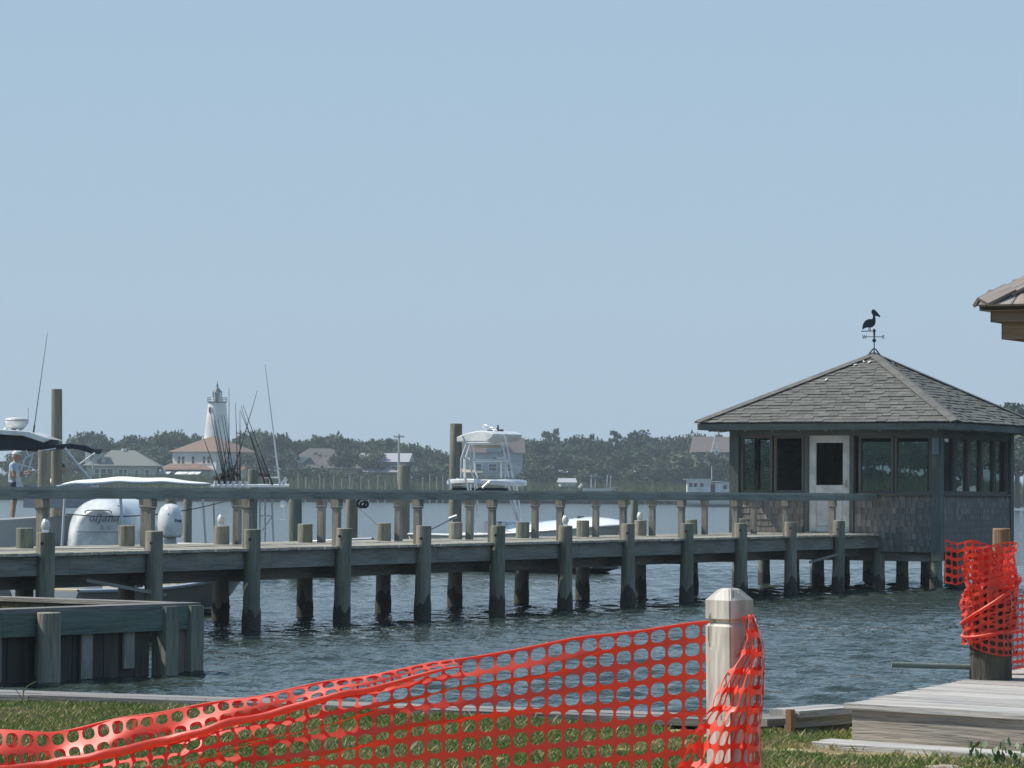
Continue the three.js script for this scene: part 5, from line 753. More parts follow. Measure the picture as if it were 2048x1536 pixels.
function crownGeo(lobes, count, size) {
  const pos = [], nor = []; const tot = lobes.reduce((a, l) => a + l[3] * l[4], 0), e1 = new THREE.Vector3(), e2 = new THREE.Vector3(), n = new THREE.Vector3();
  for (const [cx, cy, cz, rx, ry] of lobes) {
    const k = Math.round(count * rx * ry / tot);
    for (let i = 0; i < k; i++) {
      const a = rnd(0, 6.283), u = rnd(-0.75, 1), r = Math.pow(rnd(), 0.4) * (0.85 + 0.35 * tnoise(a * 1.5 + 9, u * 3 + cx + 9, 999, 999, 141)), q = Math.sqrt(Math.max(0, 1 - u * u)), x = cx + Math.cos(a) * q * rx * r, y = cy + u * ry * r, z = cz + Math.sin(a) * q * rx * r;
      e1.set(rnd(-1, 1), rnd(-0.6, 0.6), rnd(-1, 1)).normalize(); e2.set(rnd(-1, 1), rnd(-1, 1), rnd(-1, 1)).cross(e1).normalize(); const s = size * rnd(0.55, 1.3);
      for (const [p, w] of [[1, 0], [-0.5, 0.8], [-0.6, -0.7]]) pos.push(x + e1.x * p * s + e2.x * w * s, y + e1.y * p * s + e2.y * w * s, z + e1.z * p * s + e2.z * w * s);
    }
  }
  const g = new THREE.BufferGeometry(); g.setAttribute('position', new THREE.Float32BufferAttribute(pos, 3)); g.computeVertexNormals(); return g;
}
function trunkGeo(h, lobes, r) { const l = [bar(new THREE.Vector3(0, -0.3, 0), new THREE.Vector3(0.1, h * 0.55, 0), r, 8, r * 0.7)]; for (const [x, y, z] of lobes) l.push(bar(new THREE.Vector3(0.1, h * 0.5, 0), new THREE.Vector3(x * 0.85, y - 0.1 * h, z * 0.85), r * 0.55, 6, r * 0.2)); return merge(l); }
const protos = { oak: [], pine: [], shrub: [] };                 // geometry of unit trees, 10 m tall
for (let v = 0; v < 5; v++) { const lobes = [[0, 6.6, 0, 3.2, 2.6]]; for (let k = 0; k < 7; k++) { const a = k * 0.9 + rnd(0, 0.6), R = rnd(2.2, 3.8); lobes.push([Math.cos(a) * R, rnd(5.2, 8.2), Math.sin(a) * R, rnd(1.5, 2.4), rnd(1.1, 1.9)]); } protos.oak.push([crownGeo(lobes, 1500, 0.42), trunkGeo(10, lobes, 0.32)]); }
for (let v = 0; v < 4; v++) { const lobes = []; for (let k = 0; k < 10; k++) { const h = 3.8 + k * 0.62, R = (1 - k / 12) * 2.3 + 0.2, a = k * 2.4 + v; lobes.push([Math.cos(a) * R * 0.7 + 0.15 * k, h, Math.sin(a) * R * 0.7, rnd(0.9, 1.7) * (1.15 - k * 0.05), rnd(0.4, 0.75)]); } protos.pine.push([crownGeo(lobes, 950, 0.36), trunkGeo(13, lobes, 0.22)]); }
for (let v = 0; v < 3; v++) { const lobes = [[0, 3.6, 0, 4, 3.4]]; for (let k = 0; k < 5; k++) lobes.push([rnd(-4, 4), rnd(2, 5), rnd(-3, 3), rnd(2, 3), rnd(2, 3.2)]); protos.shrub.push([crownGeo(lobes, 700, 0.7), trunkGeo(5, lobes, 0.3)]); }
const treeLabels = { oak: ['rounded dark evergreen oak in the tree line across the harbour', 'oaks across the harbour'], pine: ['ragged open-topped pine in the tree line across the harbour', 'pines across the harbour'], shrub: ['low green shrub on the far harbour bank', 'shrubs on the far bank'] };
function tree(kind, x, topY, d, wide = 1, label) {               // crown top at photo pixel (x, topY)
  const p = at(x, topY, d), base = d > 560 ? 3.0 : 0.7, h = Math.max(1.2, p.y - base), [cg, tg] = protos[kind][Math.floor(rnd() * protos[kind].length)], ref = kind === 'shrub' ? 7.4 : kind === 'pine' ? 10.2 : 10;
  const t = thing(kind === 'shrub' ? 'shrub' : kind + '_tree', label || treeLabels[kind][0], kind === 'shrub' ? 'shrub' : 'tree', [p.x, base - 0.05, p.z], rnd(0, 6.28), label ? undefined : treeLabels[kind][1]);
  part('crown', cg, leafM[Math.floor(rnd() * 4)], t); part('trunk', tg, barkM, t); const s = h / ref; t.scale.set(s * wide * rnd(0.9, 1.15), s, s * wide * rnd(0.9, 1.15)); return t;
}
{
  const line = [[60, 892], [110, 889], [150, 880], [172, 864], [188, 858], [206, 866], [228, 882], [250, 872], [275, 866], [300, 868], [330, 862], [355, 858], [385, 860], [405, 872], [440, 876], [470, 872], [495, 860], [520, 857], [545, 861], [566, 872], [590, 878], [612, 872], [635, 866], [655, 864], [680, 868], [705, 880], [725, 876], [745, 871], [768, 873], [790, 877], [815, 882], [845, 890], [875, 897], [905, 902], [1000, 880], [1045, 876], [1075, 874], [1095, 862], [1115, 857], [1140, 868], [1165, 872], [1185, 868], [1210, 874], [1240, 860], [1262, 858], [1285, 866], [1310, 882], [1335, 870], [1360, 868], [1385, 864], [1410, 862], [1440, 868], [1470, 866], [1505, 872], [1540, 866], [1575, 864], [1610, 872], [1645, 866], [1680, 860], [1715, 868], [1750, 862], [1785, 870], [1820, 864], [1855, 858], [1890, 866], [1925, 860]];
  const topAt = (x) => lerpTab(line, x);
  for (const [x, y] of line) tree(x > 1085 && rnd() < 0.6 ? 'pine' : 'oak', x + rnd(-5, 5), y - 3, rnd(660, 720), rnd(0.5, 0.75));
  for (let x = 40; x < 1960; x += 27) tree('oak', x + rnd(-8, 8), topAt(x) + rnd(9, 26), rnd(662, 700), rnd(0.6, 1.0));
  for (let x = 20; x < 1500; x += 33) { const inHouse = (x > 165 && x < 510) || (x > 925 && x < 1050); tree('oak', x + rnd(-10, 10), topAt(x) + rnd(26, 46), inHouse ? rnd(668, 700) : rnd(640, 664), rnd(0.9, 1.4)); }
  for (const [x, y] of [[555, 940], [585, 926], [640, 930], [672, 938], [705, 940], [735, 944], [760, 948], [850, 930], [880, 925], [1070, 925], [1095, 940], [1180, 930], [1215, 925], [1250, 935], [1290, 918], [1320, 925], [1345, 905], [1390, 915], [1420, 905], [1450, 915], [1480, 910], [160, 948], [330, 946], [520, 945]]) tree('shrub', x, y, rnd(620, 628), rnd(0.8, 1.2));
  for (let x = 30; x < 1960; x += 24) tree('shrub', x + rnd(-8, 8), rnd(925, 942), rnd(664, 690), rnd(0.8, 1.3));
  for (const [x, y, d] of [[1985, 836, 470], [2012, 800, 455], [2035, 822, 450], [2075, 806, 455], [2120, 812, 460], [1960, 850, 480], [2050, 880, 440], [2160, 815, 460]]) tree(x === 2012 ? 'pine' : 'oak', x, y, d, 1.1, { 2012: 'tall pine top showing past the right roof slope', 2035: 'dark oak behind the right wall of the pavilion' }[x] || 'dark tree in the clump behind the right end of the pavilion').userData.group = 'trees behind the pavilion';
}
// trees on the banks beside and behind the viewpoint, mirrored in the pavilion windows; the right row is added
for (let i = 0; i < 16; i++) { const [cg, tg] = protos.shrub[i % 3], t = thing('bank_tree', 'dense dark tree on the near bank, seen only mirrored in the pavilion windows', 'tree', [-62 - 5.5 * i + rnd(-3, 3), 0.5, -12 + 5.6 * i + rnd(-4, 4)], rnd(0, 6), 'trees mirrored in the windows'); part('crown', cg, leafM[i % 4], t); part('trunk', tg, barkM, t); t.scale.set(1.0, 1.3 + rnd(0, 0.4), 1.0); }
for (let i = 0; i < 16; i++) { const [cg, tg] = protos.shrub[i % 3], t = thing('bank_tree', 'dense dark tree added unseen on the right bank, mirrored in the pavilion side windows', 'tree', [120 + 13 * i, 0.5, -250 + 3 * i + rnd(-8, 8)], rnd(0, 6), 'added trees mirrored in the side windows'); part('crown', cg, leafM[i % 4], t); part('trunk', tg, barkM, t); t.scale.set(2.0, 1.7 + rnd(0, 0.3), 2.0); }  // added out of view so the side panes reflect dark foliage, not bright sky
{ // marsh grass along the far bank: nobody could count it
  const n = 22000, g = merge([0, 1, 2].map((k) => { const q = new THREE.BufferGeometry(); q.setAttribute('position', new THREE.Float32BufferAttribute([-0.18 + k * 0.12, 0, 0, 0.02 + k * 0.12, 0, 0.05, -0.2 + k * 0.2, 1.3 + k * 0.2, 0], 3)); q.computeVertexNormals(); return q; })), o = new THREE.InstancedMesh(g, new THREE.MeshStandardMaterial({ color: C(1, 1, 1), roughness: 1, side: THREE.DoubleSide }), n), m = new THREE.Matrix4(), q = new THREE.Quaternion(), c = new THREE.Color();
  for (let i = 0; i < n; i++) { const x = rnd(-105, 98), d = 600 + rnd(0, 28) + Math.abs(x) * 0.02; q.setFromAxisAngle(new THREE.Vector3(0, 1, 0), rnd(0, 6.28)); const s = rnd(0.7, 1.6); m.compose(V(x, 0.4 + 2.6 * Math.min(1, (d - 600) / 26), d), q, new THREE.Vector3(s, s, s)); o.setMatrixAt(i, m); const k = rnd(); o.setColorAt(i, c.setRGB(0.075 + 0.05 * k, 0.10 + 0.04 * k, 0.04)); }
  o.name = 'marsh_grass'; o.userData.kind = 'stuff'; tag(o, 'band of green marsh grass along the far bank', 'marsh grass'); o.castShadow = o.receiveShadow = true; scene.add(o);
}
// lighthouse
{
  const d = 790, k = d / FPX, c = at(433, 950, d), t = thing('lighthouse', 'white tapering lighthouse with dark lantern above the trees', 'lighthouse', [c.x, 0, c.z]); const Y = (py) => at(433, py, d).y, wm = matt(0.82, 0.82, 0.8), dk = matt(0.035, 0.05, 0.06, 0.5);
  const yb = 0.7, yt = Y(806), rt = 17.6 * k, slope = (24.8 - 17.6) * k / (Y(806) - Y(868)); part('tower', new THREE.CylinderGeometry(rt, rt + slope * (yt - yb), yt - yb, 40, 6).translate(0, (yt + yb) / 2, 0), wm, t);
  part('gallery', new THREE.CylinderGeometry(20.5 * k, 18 * k, 2.0 * k, 32).translate(0, Y(804.5), 0), dk, t); part('lantern_base', new THREE.CylinderGeometry(11.5 * k, 11.5 * k, Y(795) - Y(803.5), 24).translate(0, (Y(795) + Y(803.5)) / 2, 0), wm, t);
  part('lantern_door', new THREE.BoxGeometry(4.5 * k, 9 * k, 0.1).translate(0, Y(798.5), 11.6 * k), dk, t);
  const rail = []; for (let i = 0; i < 20; i++) { const a = i / 20 * 6.283; rail.push(bar(new THREE.Vector3(Math.cos(a) * 19.5 * k, Y(803.5), Math.sin(a) * 19.5 * k), new THREE.Vector3(Math.cos(a) * 19.5 * k, Y(795), Math.sin(a) * 19.5 * k), 0.03, 5)); } for (const y of [795, 799]) rail.push(new THREE.TorusGeometry(19.5 * k, 0.035, 5, 40).rotateX(1.5708).translate(0, Y(y), 0)); part('gallery_rail', rail, dk, t);
  part('lantern_glass', new THREE.CylinderGeometry(8.6 * k, 8.6 * k, Y(784) - Y(795), 16, 1, true).translate(0, (Y(784) + Y(795)) / 2, 0), M.glass, t); const mul = []; for (let i = 0; i < 8; i++) { const a = i / 8 * 6.283 + 0.2; mul.push(bar(new THREE.Vector3(Math.cos(a) * 9 * k, Y(795), Math.sin(a) * 9 * k), new THREE.Vector3(Math.cos(a) * 9 * k, Y(784), Math.sin(a) * 9 * k), 0.7 * k, 6)); } part('lantern_mullions', mul, dk, t);
  part('lamp', new THREE.CylinderGeometry(2.6 * k, 2.6 * k, 8 * k, 12).translate(0, Y(790), 0), matt(0.2, 0.3, 0.3), t);
  part('lantern_roof', new THREE.LatheGeometry([[10.4, 784.6], [9.5, 783], [6, 779], [2.6, 775.5], [1.6, 774], [2.0, 772], [2.0, 769.5], [1.2, 768.5], [0.5, 766], [0.35, 761.5], [0, 761]].map(([r, y]) => new THREE.Vector2(r * k, Y(y))), 24), dk, t);
  { const g = new THREE.BoxGeometry(4.2 * k, 10 * k, 0.5); const y = Y(820), rr = rt + slope * (yt - y), a = -0.72; g.rotateY(a).translate(Math.sin(a) * rr, y, Math.cos(a) * rr); part('window', g, dk, t); }
}
// houses across the harbour
function house(name, label, x, d, yaw, W, Dp, H, roofH, kind, wallM, roofM, wins = [], over = 0.5, base = 3.2) {
  const p = at(x, 950, d), t = thing(name, label, 'house', [p.x, base, p.z], yaw); const wl = part('wall', move(new THREE.BoxGeometry(W, H, Dp), 0, H / 2, 0), wallM, t);
  const a = W / 2 + over, b = Dp / 2 + over, rg = kind === 'hip' ? Math.max(0, a - b) : a, rz = kind === 'hip' ? Math.max(0, b - a) : 0; const y0 = H - 0.1, y1 = H + roofH, P = [[-a, y0, b], [a, y0, b], [a, y0, -b], [-a, y0, -b], [-rg, y1, rz], [rg, y1, rz], [rg, y1, -rz], [-rg, y1, -rz]], Q = (i, j, k, l) => [i, j, k, i, k, l];
  const ix = [...Q(0, 1, 5, 4), ...Q(1, 2, 6, 5), ...Q(2, 3, 7, 6), ...Q(3, 0, 4, 7), ...Q(3, 2, 1, 0), ...Q(4, 5, 6, 7)], g = new THREE.BufferGeometry(); g.setAttribute('position', new THREE.Float32BufferAttribute(P.flat(), 3)); g.setIndex(ix); const gg = g.toNonIndexed(); gg.computeVertexNormals(); const keep = part('roof', merge([gg]), roofM, t);
  for (const [face, u, y, w, h] of wins) { const r = face === 'r' ? Math.PI / 2 : 0, z = (face === 'r' ? W / 2 : Dp / 2) + 0.03; const wd = part('window', [move(new THREE.BoxGeometry(w + 0.24, 0.12, 0.12), u, y + h / 2, z), move(new THREE.BoxGeometry(w + 0.24, 0.12, 0.12), u, y - h / 2, z), move(new THREE.BoxGeometry(0.12, h, 0.12), u - w / 2, y, z), move(new THREE.BoxGeometry(0.12, h, 0.12), u + w / 2, y, z), move(new THREE.BoxGeometry(w, 0.08, 0.1), u, y, z)], M.whiteMatt, t); wd.rotation.y = r; part('pane', move(new THREE.BoxGeometry(w, h, 0.06), u, y, z), M.winDark, wd); }
  return [t, keep];
}
M.winDark = new THREE.MeshPhysicalMaterial({ color: C(0.03, 0.04, 0.05), roughness: 0.1 });
{
  const white = matt(0.8, 0.8, 0.78), shing = matt(0.22, 0.145, 0.11, 0.95), grey = matt(0.21, 0.215, 0.195, 0.95), sage = matt(0.42, 0.47, 0.42), u = 640 / FPX;
  { // A: grey-roofed cottage
    const [t, roof] = house('cottage', 'pale green cottage with wide grey roof, left of the white hip-roofed house', 246, 645, 0.0, 13.5, 9, 3.6, 3.0, 'hip', sage, grey, [['f', -4.6, 1.9, 0.9, 1.9], ['f', -3.3, 1.9, 1.2, 1.9], ['f', -2.0, 1.9, 1.2, 1.9], ['f', 0.1, 1.9, 0.9, 1.8], ['f', 1.0, 1.9, 0.7, 1.8], ['f', 3.2, 2.0, 0.7, 1.3], ['f', 5.3, 2.0, 0.9, 1.5]], 0.7);
    part('chimney', move(new THREE.BoxGeometry(0.9, 3.2, 0.8), -7.2, 5.2, -1), white, t); part('vent', new THREE.CylinderGeometry(0.5, 0.5, 0.5, 12).translate(0.2, 6.7, 0), white, roof);
    part('dormer', [move(new THREE.BoxGeometry(2.6, 1.5, 2), -4.4, 4.5, 3.4), new THREE.CylinderGeometry(1.8, 1.8, 2.2, 3).scale(1, 1, 0.5).rotateX(1.5708).translate(-4.4, 5.55, 3.4)], sage, roof); part('dormer_window', move(new THREE.BoxGeometry(0.9, 1.1, 0.1), -4.2, 4.5, 4.43), M.winDark, roof);
  }
  { // B: white house with brown hip roof and porch
    const [t] = house('white_house', 'two-storey white house with brown hip roof and awnings below the lighthouse', 426, 650, -0.62, 10.4, 10.4, 6.2, 2.9, 'hip', white, shing, [['f', -3.6, 4.6, 0.8, 1.4], ['f', -2.6, 4.6, 0.8, 1.4], ['f', -0.2, 4.6, 0.8, 1.4], ['f', 2.4, 4.6, 0.8, 1.4], ['f', 3.5, 4.6, 0.8, 1.4], ['r', 2.6, 4.6, 0.9, 1.4], ['r', -2, 4.6, 0.9, 1.4], ['f', -3.2, 1.5, 1.2, 1.5], ['f', 0, 1.5, 1.2, 1.5]], 0.6);
    t.scale.setScalar(1.1); t.position.y = 2.9;
    part('porch_roof', new THREE.CylinderGeometry(1.6, 3.2, 1.1, 4, 1).rotateY(0.785).scale(2.6, 1, 0.9).translate(-1.2, 3.4, 5.9), shing, t);
    for (const x of [-4.6, -0.4, 2.6]) part('awning', new THREE.BoxGeometry(2.8, 0.08, 1.4).rotateX(0.5).translate(x, 2.3, 8.0), white, t);
    part('porch', move(new THREE.BoxGeometry(9.5, 2.5, 2), -1.0, 1.25, 6.2), sage, t); for (const x of [-5.2, -3, -0.8, 1.4, 3.6]) part('porch_post', move(new THREE.BoxGeometry(0.25, 2.6, 0.25), x, 1.3, 7.4), white, t);
    part('side_wing', [move(new THREE.BoxGeometry(4, 3, 5), 7.0, 1.5, -1)], white, t); part('side_wing_roof', new THREE.ConeGeometry(4.4, 1.6, 4).rotateY(0.785).translate(6.8, 3.7, -1), shing, t);
  }
  { const [t, r] = house('low_house', 'low house with broad brown-grey hip roof behind the shrubs', 640, 650, 0.12, 14.5, 10, 3.4, 3.9, 'hip', matt(0.35, 0.33, 0.3), matt(0.14, 0.128, 0.12, 0.95), [['f', -4, 1.8, 1.4, 1.5], ['f', 3, 1.8, 1.4, 1.5]], 0.9); part('dormer', [new THREE.CylinderGeometry(1.7, 1.7, 2.6, 3).scale(1.4, 1, 0.6).rotateX(1.5708).translate(-4.2, 5.0, 3.2)], matt(0.5, 0.53, 0.5), r); }
  { const [t, r] = house('flat_eaved_house', 'grey house with pale metal roof behind the utility pole', 768, 655, -0.1, 10.0, 8, 4.6, 1.7, 'gable', matt(0.3, 0.32, 0.31), matt(0.42, 0.41, 0.43, 0.5), [['f', -2.5, 3.0, 1.0, 1.3], ['f', 2.5, 3.0, 1.0, 1.3]], 0.7, 3.4); part('porch_roof', new THREE.BoxGeometry(9, 0.15, 3).rotateX(0.35).translate(0, 2.9, 5), matt(0.36, 0.34, 0.36), t); }
  { const [t, r] = house('tall_house', 'tall pale house with brown gable roof behind the boat tower', 985, 640, 0.05, 11.3, 9, 6.6, 2.9, 'gable', matt(0.46, 0.5, 0.54), matt(0.12, 0.1, 0.095, 0.95), [['f', -2.9, 3.6, 1.1, 1.4], ['f', -0.2, 3.6, 1.6, 1.4], ['f', 3.0, 3.6, 1.2, 1.4], ['f', 0.2, 5.7, 0.9, 1.2], ['f', -3.2, 1.2, 1.2, 1.4], ['f', 3.0, 1.2, 1.2, 1.4]], 0.6, 3.2); part('gable', new THREE.CylinderGeometry(2.5, 2.5, 3, 3).scale(1.2, 1, 0.7).rotateX(1.5708).translate(0.2, 7.2, 3.4), matt(0.46, 0.5, 0.54), r); part('porch_roof', new THREE.BoxGeometry(4.2, 0.15, 2.4).rotateX(0.3).translate(-4.2, 2.9, 5.2), M.tan, t); }
  { const [t] = house('garden_shed', 'tiny white shed on the far bank beyond the boat bow', 1134, 612, 0.2, 2.9, 2.2, 0.9, 0.7, 'gable', white, matt(0.5, 0.5, 0.52), [['f', -0.8, 0.5, 0.4, 0.5]], 0.25, 3.1); }
  { const [t, r] = house('gabled_house', 'brown house with a white bargeboard gable among the trees beside the pavilion', 1424, 640, 0.1, 7, 8, 7.4, 3.0, 'gable', matt(0.16, 0.13, 0.115), matt(0.17, 0.14, 0.13), [], 0.4, 2.8); const y = 10.6; part('bargeboard', [bar(new THREE.Vector3(-0.9, y - 3.4, 4.6), new THREE.Vector3(-0.1, y, 4.6), 0.11, 6), bar(new THREE.Vector3(0.7, y - 3.4, 4.6), new THREE.Vector3(-0.1, y, 4.6), 0.11, 6), bar(new THREE.Vector3(-0.7, y - 2.4, 4.6), new THREE.Vector3(0.5, y - 2.4, 4.6), 0.09, 6)], white, t); part('gable_vent', new THREE.SphereGeometry(0.55, 12, 8).scale(1, 1, 0.4).translate(0.1, y - 3.3, 4.7), white, t); }
}
// poles, far pilings, work boat, lift
{
  const pole = (x, y0, d, label, arm) => { const a = at(x, y0, d), t = thing('utility_pole', label, 'utility pole', [a.x, 0.5, a.z]); part('pole', new THREE.CylinderGeometry(0.2, 0.27, a.y - 0.5, 10).translate(0, (a.y - 0.5) / 2, 0), matt(0.55, 0.55, 0.53), t); part('crossarm', move(new THREE.BoxGeometry(arm, 0.16, 0.16), 0, a.y - 0.5 - 0.55, 0.2), M.dark, t); part('insulators', [-0.45, -0.2, 0.2, 0.45].map((k) => new THREE.CylinderGeometry(0.06, 0.06, 0.25, 6).translate(k * arm, a.y - 0.5 - 0.35, 0.2)), M.dark, t); };
  pole(798, 868, 612, 'pale utility pole with crossarm standing in front of the grey house', 2.0); pole(1437, 858, 690, 'utility pole seen through the gap under the pavilion eave', 2.2);
  [597, 612, 640, 648, 668, 684, 700, 705, 722, 738, 756, 771, 846, 860, 874, 886].forEach((x, i) => { const p = at(x, 948 + (i * 7) % 13, 590 + (i * 5) % 9), t = thing('far_piling', 'slim piling of the far docks against the marsh bank', 'piling', [p.x, 0, p.z], 0, 'slim pilings along the far bank'); part('pile', pileGeo(p.y + 0.5, 0.13, 0.12, i), M.rail, t).position.y = -0.5; });
  { // work boat
    const d = 505, c = at(1418, 1012, d), t = thing('work_boat', 'white work boat with boxy wheelhouse moored on the far side left of the pavilion', 'boat', [c.x, 0, c.z], Math.PI); t.updateMatrixWorld(); const k = d / FPX, [hg, edge] = hullGeo(9.6, 2.9, 1.1, { sheer: 0.6 }); part('hull', hg, M.white, t); part('foredeck', deckGeo(edge, 0.1, -0.02, 2, 28), M.whiteMatt, t);
    part('wheelhouse', move(new THREE.BoxGeometry(3.7, 3.0, 2.4), 1.6, 2.6, 0), M.whiteMatt, t); part('aft_cabin', move(new THREE.BoxGeometry(2.9, 2.5, 2.3), -2.2, 2.35, 0), M.whiteMatt, t); part('roof', [move(new THREE.BoxGeometry(4.4, 0.14, 2.7), 1.8, 4.18, 0), new THREE.BoxGeometry(3.6, 0.14, 2.6).rotateZ(0.08).translate(-2.2, 3.75, 0)], M.white, t);
    for (const x of [2.9, 2.2, 1.2]) part('window', move(new THREE.BoxGeometry(0.5, 0.6, 0.06), x, 3.3, -1.22), M.winDark, t); part('window', move(new THREE.BoxGeometry(0.6, 0.6, 0.06), -2.4, 3.0, -1.17), M.winDark, t); part('door', move(new THREE.BoxGeometry(0.7, 2.0, 0.06), -0.5, 2.4, -1.18), M.dark, t); part('mast', bar(new THREE.Vector3(-0.4, 3.8, 0), new THREE.Vector3(-0.4, 6.2, 0), 0.05), M.aluWhite, t);
  }
  { // boat lift with blue tarp
    const d = 596, c = at(1198, 990, d), t = thing('boat_lift', 'small skiff on a lift frame with a blue tarp on the far bank', 'boat lift', [c.x, 0, c.z]); t.updateMatrixWorld(); const W = (x, y, D = d) => local(t, at(x, y, D));
    part('frame', [[1182, 975, 1183, 950], [1213, 975, 1215, 950], [1220, 975, 1222, 952], [1190, 975, 1191, 958]].map(([a, b, e, f]) => bar(W(a, b), W(e, f), 0.09, 6)), M.aluWhite, t); { const p = W(1194, 955); part('tarp', new THREE.BoxGeometry(2.2, 0.16, 1.5).translate(p.x, p.y, p.z), matt(0.09, 0.16, 0.4), t); } const q = W(1198, 978); const [hg] = hullGeo(6.0, 1.7, 0.5, { sheer: 0.3 }); part('hull', hg.translate(q.x, q.y - 0.4, q.z), M.white, t); part('outboard', [bar(W(1158, 976), W(1164, 968), 0.22, 8)], M.white, t);
  }
  { // low far docks with clutter under the rail line
    const a = at(1290, 1006, 585), b = at(1470, 1006, 560), t = thing('far_dock', 'low cluttered timber dock on the far side left of the pavilion', 'dock'); part('deck', beam(a.clone().setY(0.85), b.clone().setY(0.85), 2, 0.25), M.deck[3], t); for (let i = 0; i <= 9; i++) { const p = a.clone().lerp(b, i / 9); part('pile', new THREE.CylinderGeometry(0.14, 0.15, 2.4, 8).translate(p.x, 0.5, p.z + 1), M.pile[1], t); } }
  { const c = at(772, 983, 603), sc = 1.0, o = thing('person', 'distant person in pale shirt and red shorts on the far marsh bank', 'person', [c.x, 0.6, c.z]); const bones = [[[0, 0.9, 0], [0, 1.35, 0], 0.13, 0.15], [[0, 1.4, -0.15], [0, 1.4, 0.15], 0.07, 0.07], [[0, 1.45, 0], [0, 1.6, 0], 0.06, 0.1], [[0, 1.62, 0], [0, 1.66, 0], 0.1, 0.1], [[0, 1.38, 0.2], [0.05, 0.9, 0.25], 0.05, 0.035], [[0, 1.38, -0.2], [0.05, 0.9, -0.25], 0.05, 0.035], [[0, 0.9, 0.09], [0, 0.05, 0.11], 0.09, 0.045], [[0, 0.9, -0.09], [0, 0.05, -0.11], 0.09, 0.045]]; part('body', personGeo(bones, (x, y) => y > 1.5 ? skin : y > 0.95 ? [0.7, 0.68, 0.66] : y > 0.55 ? [0.4, 0.1, 0.1] : skin, 1.8, 40), personMat, o); }
}
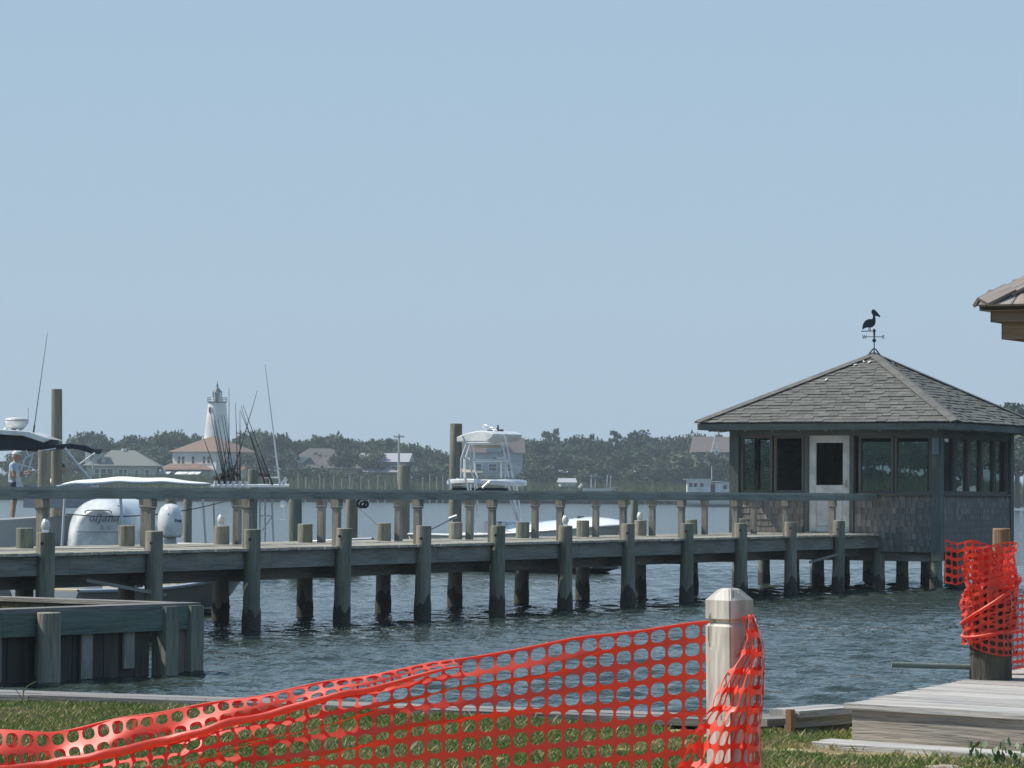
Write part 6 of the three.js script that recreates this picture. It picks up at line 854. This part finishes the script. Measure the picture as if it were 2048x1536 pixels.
// ---------- grass, weeds, stones, foam ----------
{
  const blade = (h, b, w, a) => { const q = new THREE.BufferGeometry(), c = Math.cos(a), s = Math.sin(a); q.setAttribute('position', new THREE.Float32BufferAttribute([-w * s, 0, w * c, w * s, 0, -w * c, b * 0.35 * c + w * 0.6 * s, h * 0.6, b * 0.35 * s - w * 0.6 * c, -w * s, 0, w * c, b * 0.35 * c + w * 0.6 * s, h * 0.6, b * 0.35 * s - w * 0.6 * c, b * c, h, b * s], 3)); q.computeVertexNormals(); return q; };
  const tuft = merge(Array.from({ length: 7 }, (_, i) => blade(rnd(0.03, 0.06), rnd(0.015, 0.05), 0.0016, i * 0.9 + rnd(0, 0.5)).translate(rnd(-0.03, 0.03), 0, rnd(-0.03, 0.03))));
  const spots = []; for (let i = 0; i < 300000 && spots.length < 60000; i++) { const x = rnd(-5.2, 4.6), d = rnd(15.2, 23.5); if (!onLand(x, d)) continue; const q = platA, rx = x - q.x, rd = d - q.y; const uu = (rx * pb.y - rd * pb.x) / (pa.x * pb.y - pa.y * pb.x), vv = (pa.x * rd - pa.y * rx) / (pa.x * pb.y - pa.y * pb.x); if (uu > -0.15 && vv > -0.36) continue; const edge = 24.97 + (x + 10.1) * (20.13 - 24.97) / 11.57 - d; if (edge < 0.10 + 0.3 * rnd()) continue; if (tnoise(x * 1.7 + 30, d * 1.7 + 30, 999, 999, 151) < 0.36 * rnd(0.4, 1.3)) continue; spots.push([x, 0.5 + groundBump(x, d) * 0.025, d]); }
  for (let i = 0; i < 26000; i++) { const x = rnd(-6, 6), d = rnd(9, 15.3); if (tnoise(x * 1.7 + 30, d * 1.7 + 30, 999, 999, 151) > 0.36 * rnd(0.4, 1.3)) spots.push([x, 0.5 + groundBump(x, d) * 0.025, d]); }
  for (let i = 0; i < 9000; i++) { const x = rnd(-9, -4.4), d = rnd(29, 38); if (onSpit(x, d)) spots.push([x, 0.61, d]); }
  const m = new THREE.Matrix4(), q = new THREE.Quaternion(), c = new THREE.Color(), mk = (name, label, list, tint, scale) => { const o = new THREE.InstancedMesh(tuft, new THREE.MeshStandardMaterial({ color: C(1, 1, 1), roughness: 0.95, side: THREE.DoubleSide }), list.length); list.forEach(([x, y, d], i) => { const s = scale * rnd(0.6, 1.35) * (0.75 + 0.6 * tnoise(x * 1.1 + 5, d * 1.1 + 5, 999, 999, 152)); q.setFromAxisAngle(new THREE.Vector3(0, 1, 0), rnd(0, 6.28)); m.compose(V(x, y - 0.006, d), q, new THREE.Vector3(s, s, s)); o.setMatrixAt(i, m); o.setColorAt(i, tint(c, x, d)); }); o.name = name; o.userData.kind = 'stuff'; tag(o, label, 'grass'); o.castShadow = o.receiveShadow = true; scene.add(o); return o; };
  mk('grass', 'patchy green and straw-coloured grass on the near bank and spit', spots, (c_, x, d) => { const k = rnd(), dry = tnoise(x * 1.3 + 60, d * 1.3 + 60, 999, 999, 153); return rnd() < 0.26 + 0.9 * Math.max(0, dry - 0.4) ? c_.setRGB(0.34 + 0.14 * k, 0.28 + 0.1 * k, 0.16) : c_.setRGB(0.10 + 0.06 * k, 0.17 + 0.06 * k, 0.04); }, 0.75);
  const tall = spots.filter((s, i) => i % 160 === 0); mk('dry_stalks', 'scattered tall dry stalks standing out of the near grass', tall, (c_) => c_.setRGB(0.42, 0.36, 0.2), 1.3);
  // one tall weed on the left bank
  { const p = at(45, 1400, 21.8), t = thing('weed_stalk', 'single tall thin weed on the bulkhead edge at far left', 'weed', [p.x, 0.5, p.z]); part('stem', [tube([[0, 0, 0], [0.005, 0.07, 0], [0, 0.12, 0]].map((v) => new THREE.Vector3(...v)), 0.0035, 8, 5), tube([[0, 0.07, 0], [0.03, 0.12, 0], [0.09, 0.155, 0]].map((v) => new THREE.Vector3(...v)), 0.0028, 8, 5), tube([[0, 0.03, 0], [-0.03, 0.08, 0], [-0.05, 0.1, 0]].map((v) => new THREE.Vector3(...v)), 0.0025, 8, 5)], matt(0.2, 0.22, 0.07), t); }
  // leafy weeds at the lower right
  const leaf = () => { const s = new THREE.Shape(); s.moveTo(0, 0); s.bezierCurveTo(0.016, 0.01, 0.018, 0.03, 0, 0.048); s.bezierCurveTo(-0.018, 0.03, -0.016, 0.01, 0, 0); return new THREE.ShapeGeometry(s, 4); }; const lg = leaf(), lm = new THREE.MeshPhysicalMaterial({ color: C(0.09, 0.16, 0.05), roughness: 0.6, transmission: 0.2, thickness: 0, side: THREE.DoubleSide });
  [[1955, 1532, 'broad-leaved green weed before the step, left of the pair'], [1998, 1528, 'broad-leaved green weed in the lower right corner, middle one'], [2036, 1524, 'broad-leaved green weed at the lower right frame edge']].forEach(([px, py, label]) => { const p = at(px, py, 17.0), t = thing('leafy_weed', label, 'weed', [p.x, 0.49, p.z], 0, 'broad-leaved weeds at lower right'); part('stem', [bar(new THREE.Vector3(0, 0, 0), new THREE.Vector3(0.02, 0.14, 0), 0.003, 5)], lm, t); for (let i = 0; i < 16; i++) { const o = part('leaf', lg, lm, t); o.position.set(rnd(-0.05, 0.07), rnd(0.02, 0.14), rnd(-0.05, 0.05)); o.rotation.set(rnd(-1, 0.6), rnd(0, 6), rnd(-0.9, 0.9)); o.scale.setScalar(rnd(0.7, 1.3)); } });
  const stone = (px, py, w, label) => { const p = at(px, py, 16.9), g = new THREE.IcosahedronGeometry(1, 3), a = g.attributes.position; for (let i = 0; i < a.count; i++) { const x = a.getX(i), y = a.getY(i), z = a.getZ(i), k = 0.85 + 0.3 * tnoise(x * 2 + 9, z * 2 + y + 9, 999, 999, Math.round(px)); a.setXYZ(i, x * w * k, y * w * 0.35 * k, z * w * 0.7 * k); } g.computeVertexNormals(); const o = part('stone', merge([g]), matt(0.42, 0.37, 0.29, 0.95)); o.position.set(p.x, 0.5, p.z); tag(o, label, 'stone', 'stones in the near grass'); };
  stone(1572, 1536, 0.11, 'flat tan stone in the grass right of the gathered netting'); stone(1885, 1530, 0.13, 'flat pale stone under the front of the step'); stone(1500, 1520, 0.07, 'small tan stone behind the gathered netting');
}
{ // line of foam flecks drifting on the water before the dock
  const n = 900, g = new THREE.CircleGeometry(0.02, 6).rotateX(-1.5708), o = new THREE.InstancedMesh(g, matt(0.5, 0.5, 0.45, 0.9), n), m = new THREE.Matrix4(), q = new THREE.Quaternion(); let i = 0; while (i < n) { const x = rnd(-4.5, 7), d = 46.2 + 0.25 * x + 0.8 * Math.sin(x * 0.9) + (rnd() + rnd() - 1) * 1.3; if (tnoise(x * 1.5 + 20, d * 1.2 + 20, 999, 999, 161) < 0.45 * rnd()) continue; m.compose(V(x, 0.035, d), q, new THREE.Vector3(rnd(0.3, 1.3), 1, rnd(0.3, 1.3))); o.setMatrixAt(i++, m); } o.name = 'foam_flecks'; o.userData.kind = 'stuff'; tag(o, 'drifting line of pale foam flecks on the water before the dock', 'foam'); o.castShadow = o.receiveShadow = true; scene.add(o);
}
renderer.render(scene, camera);
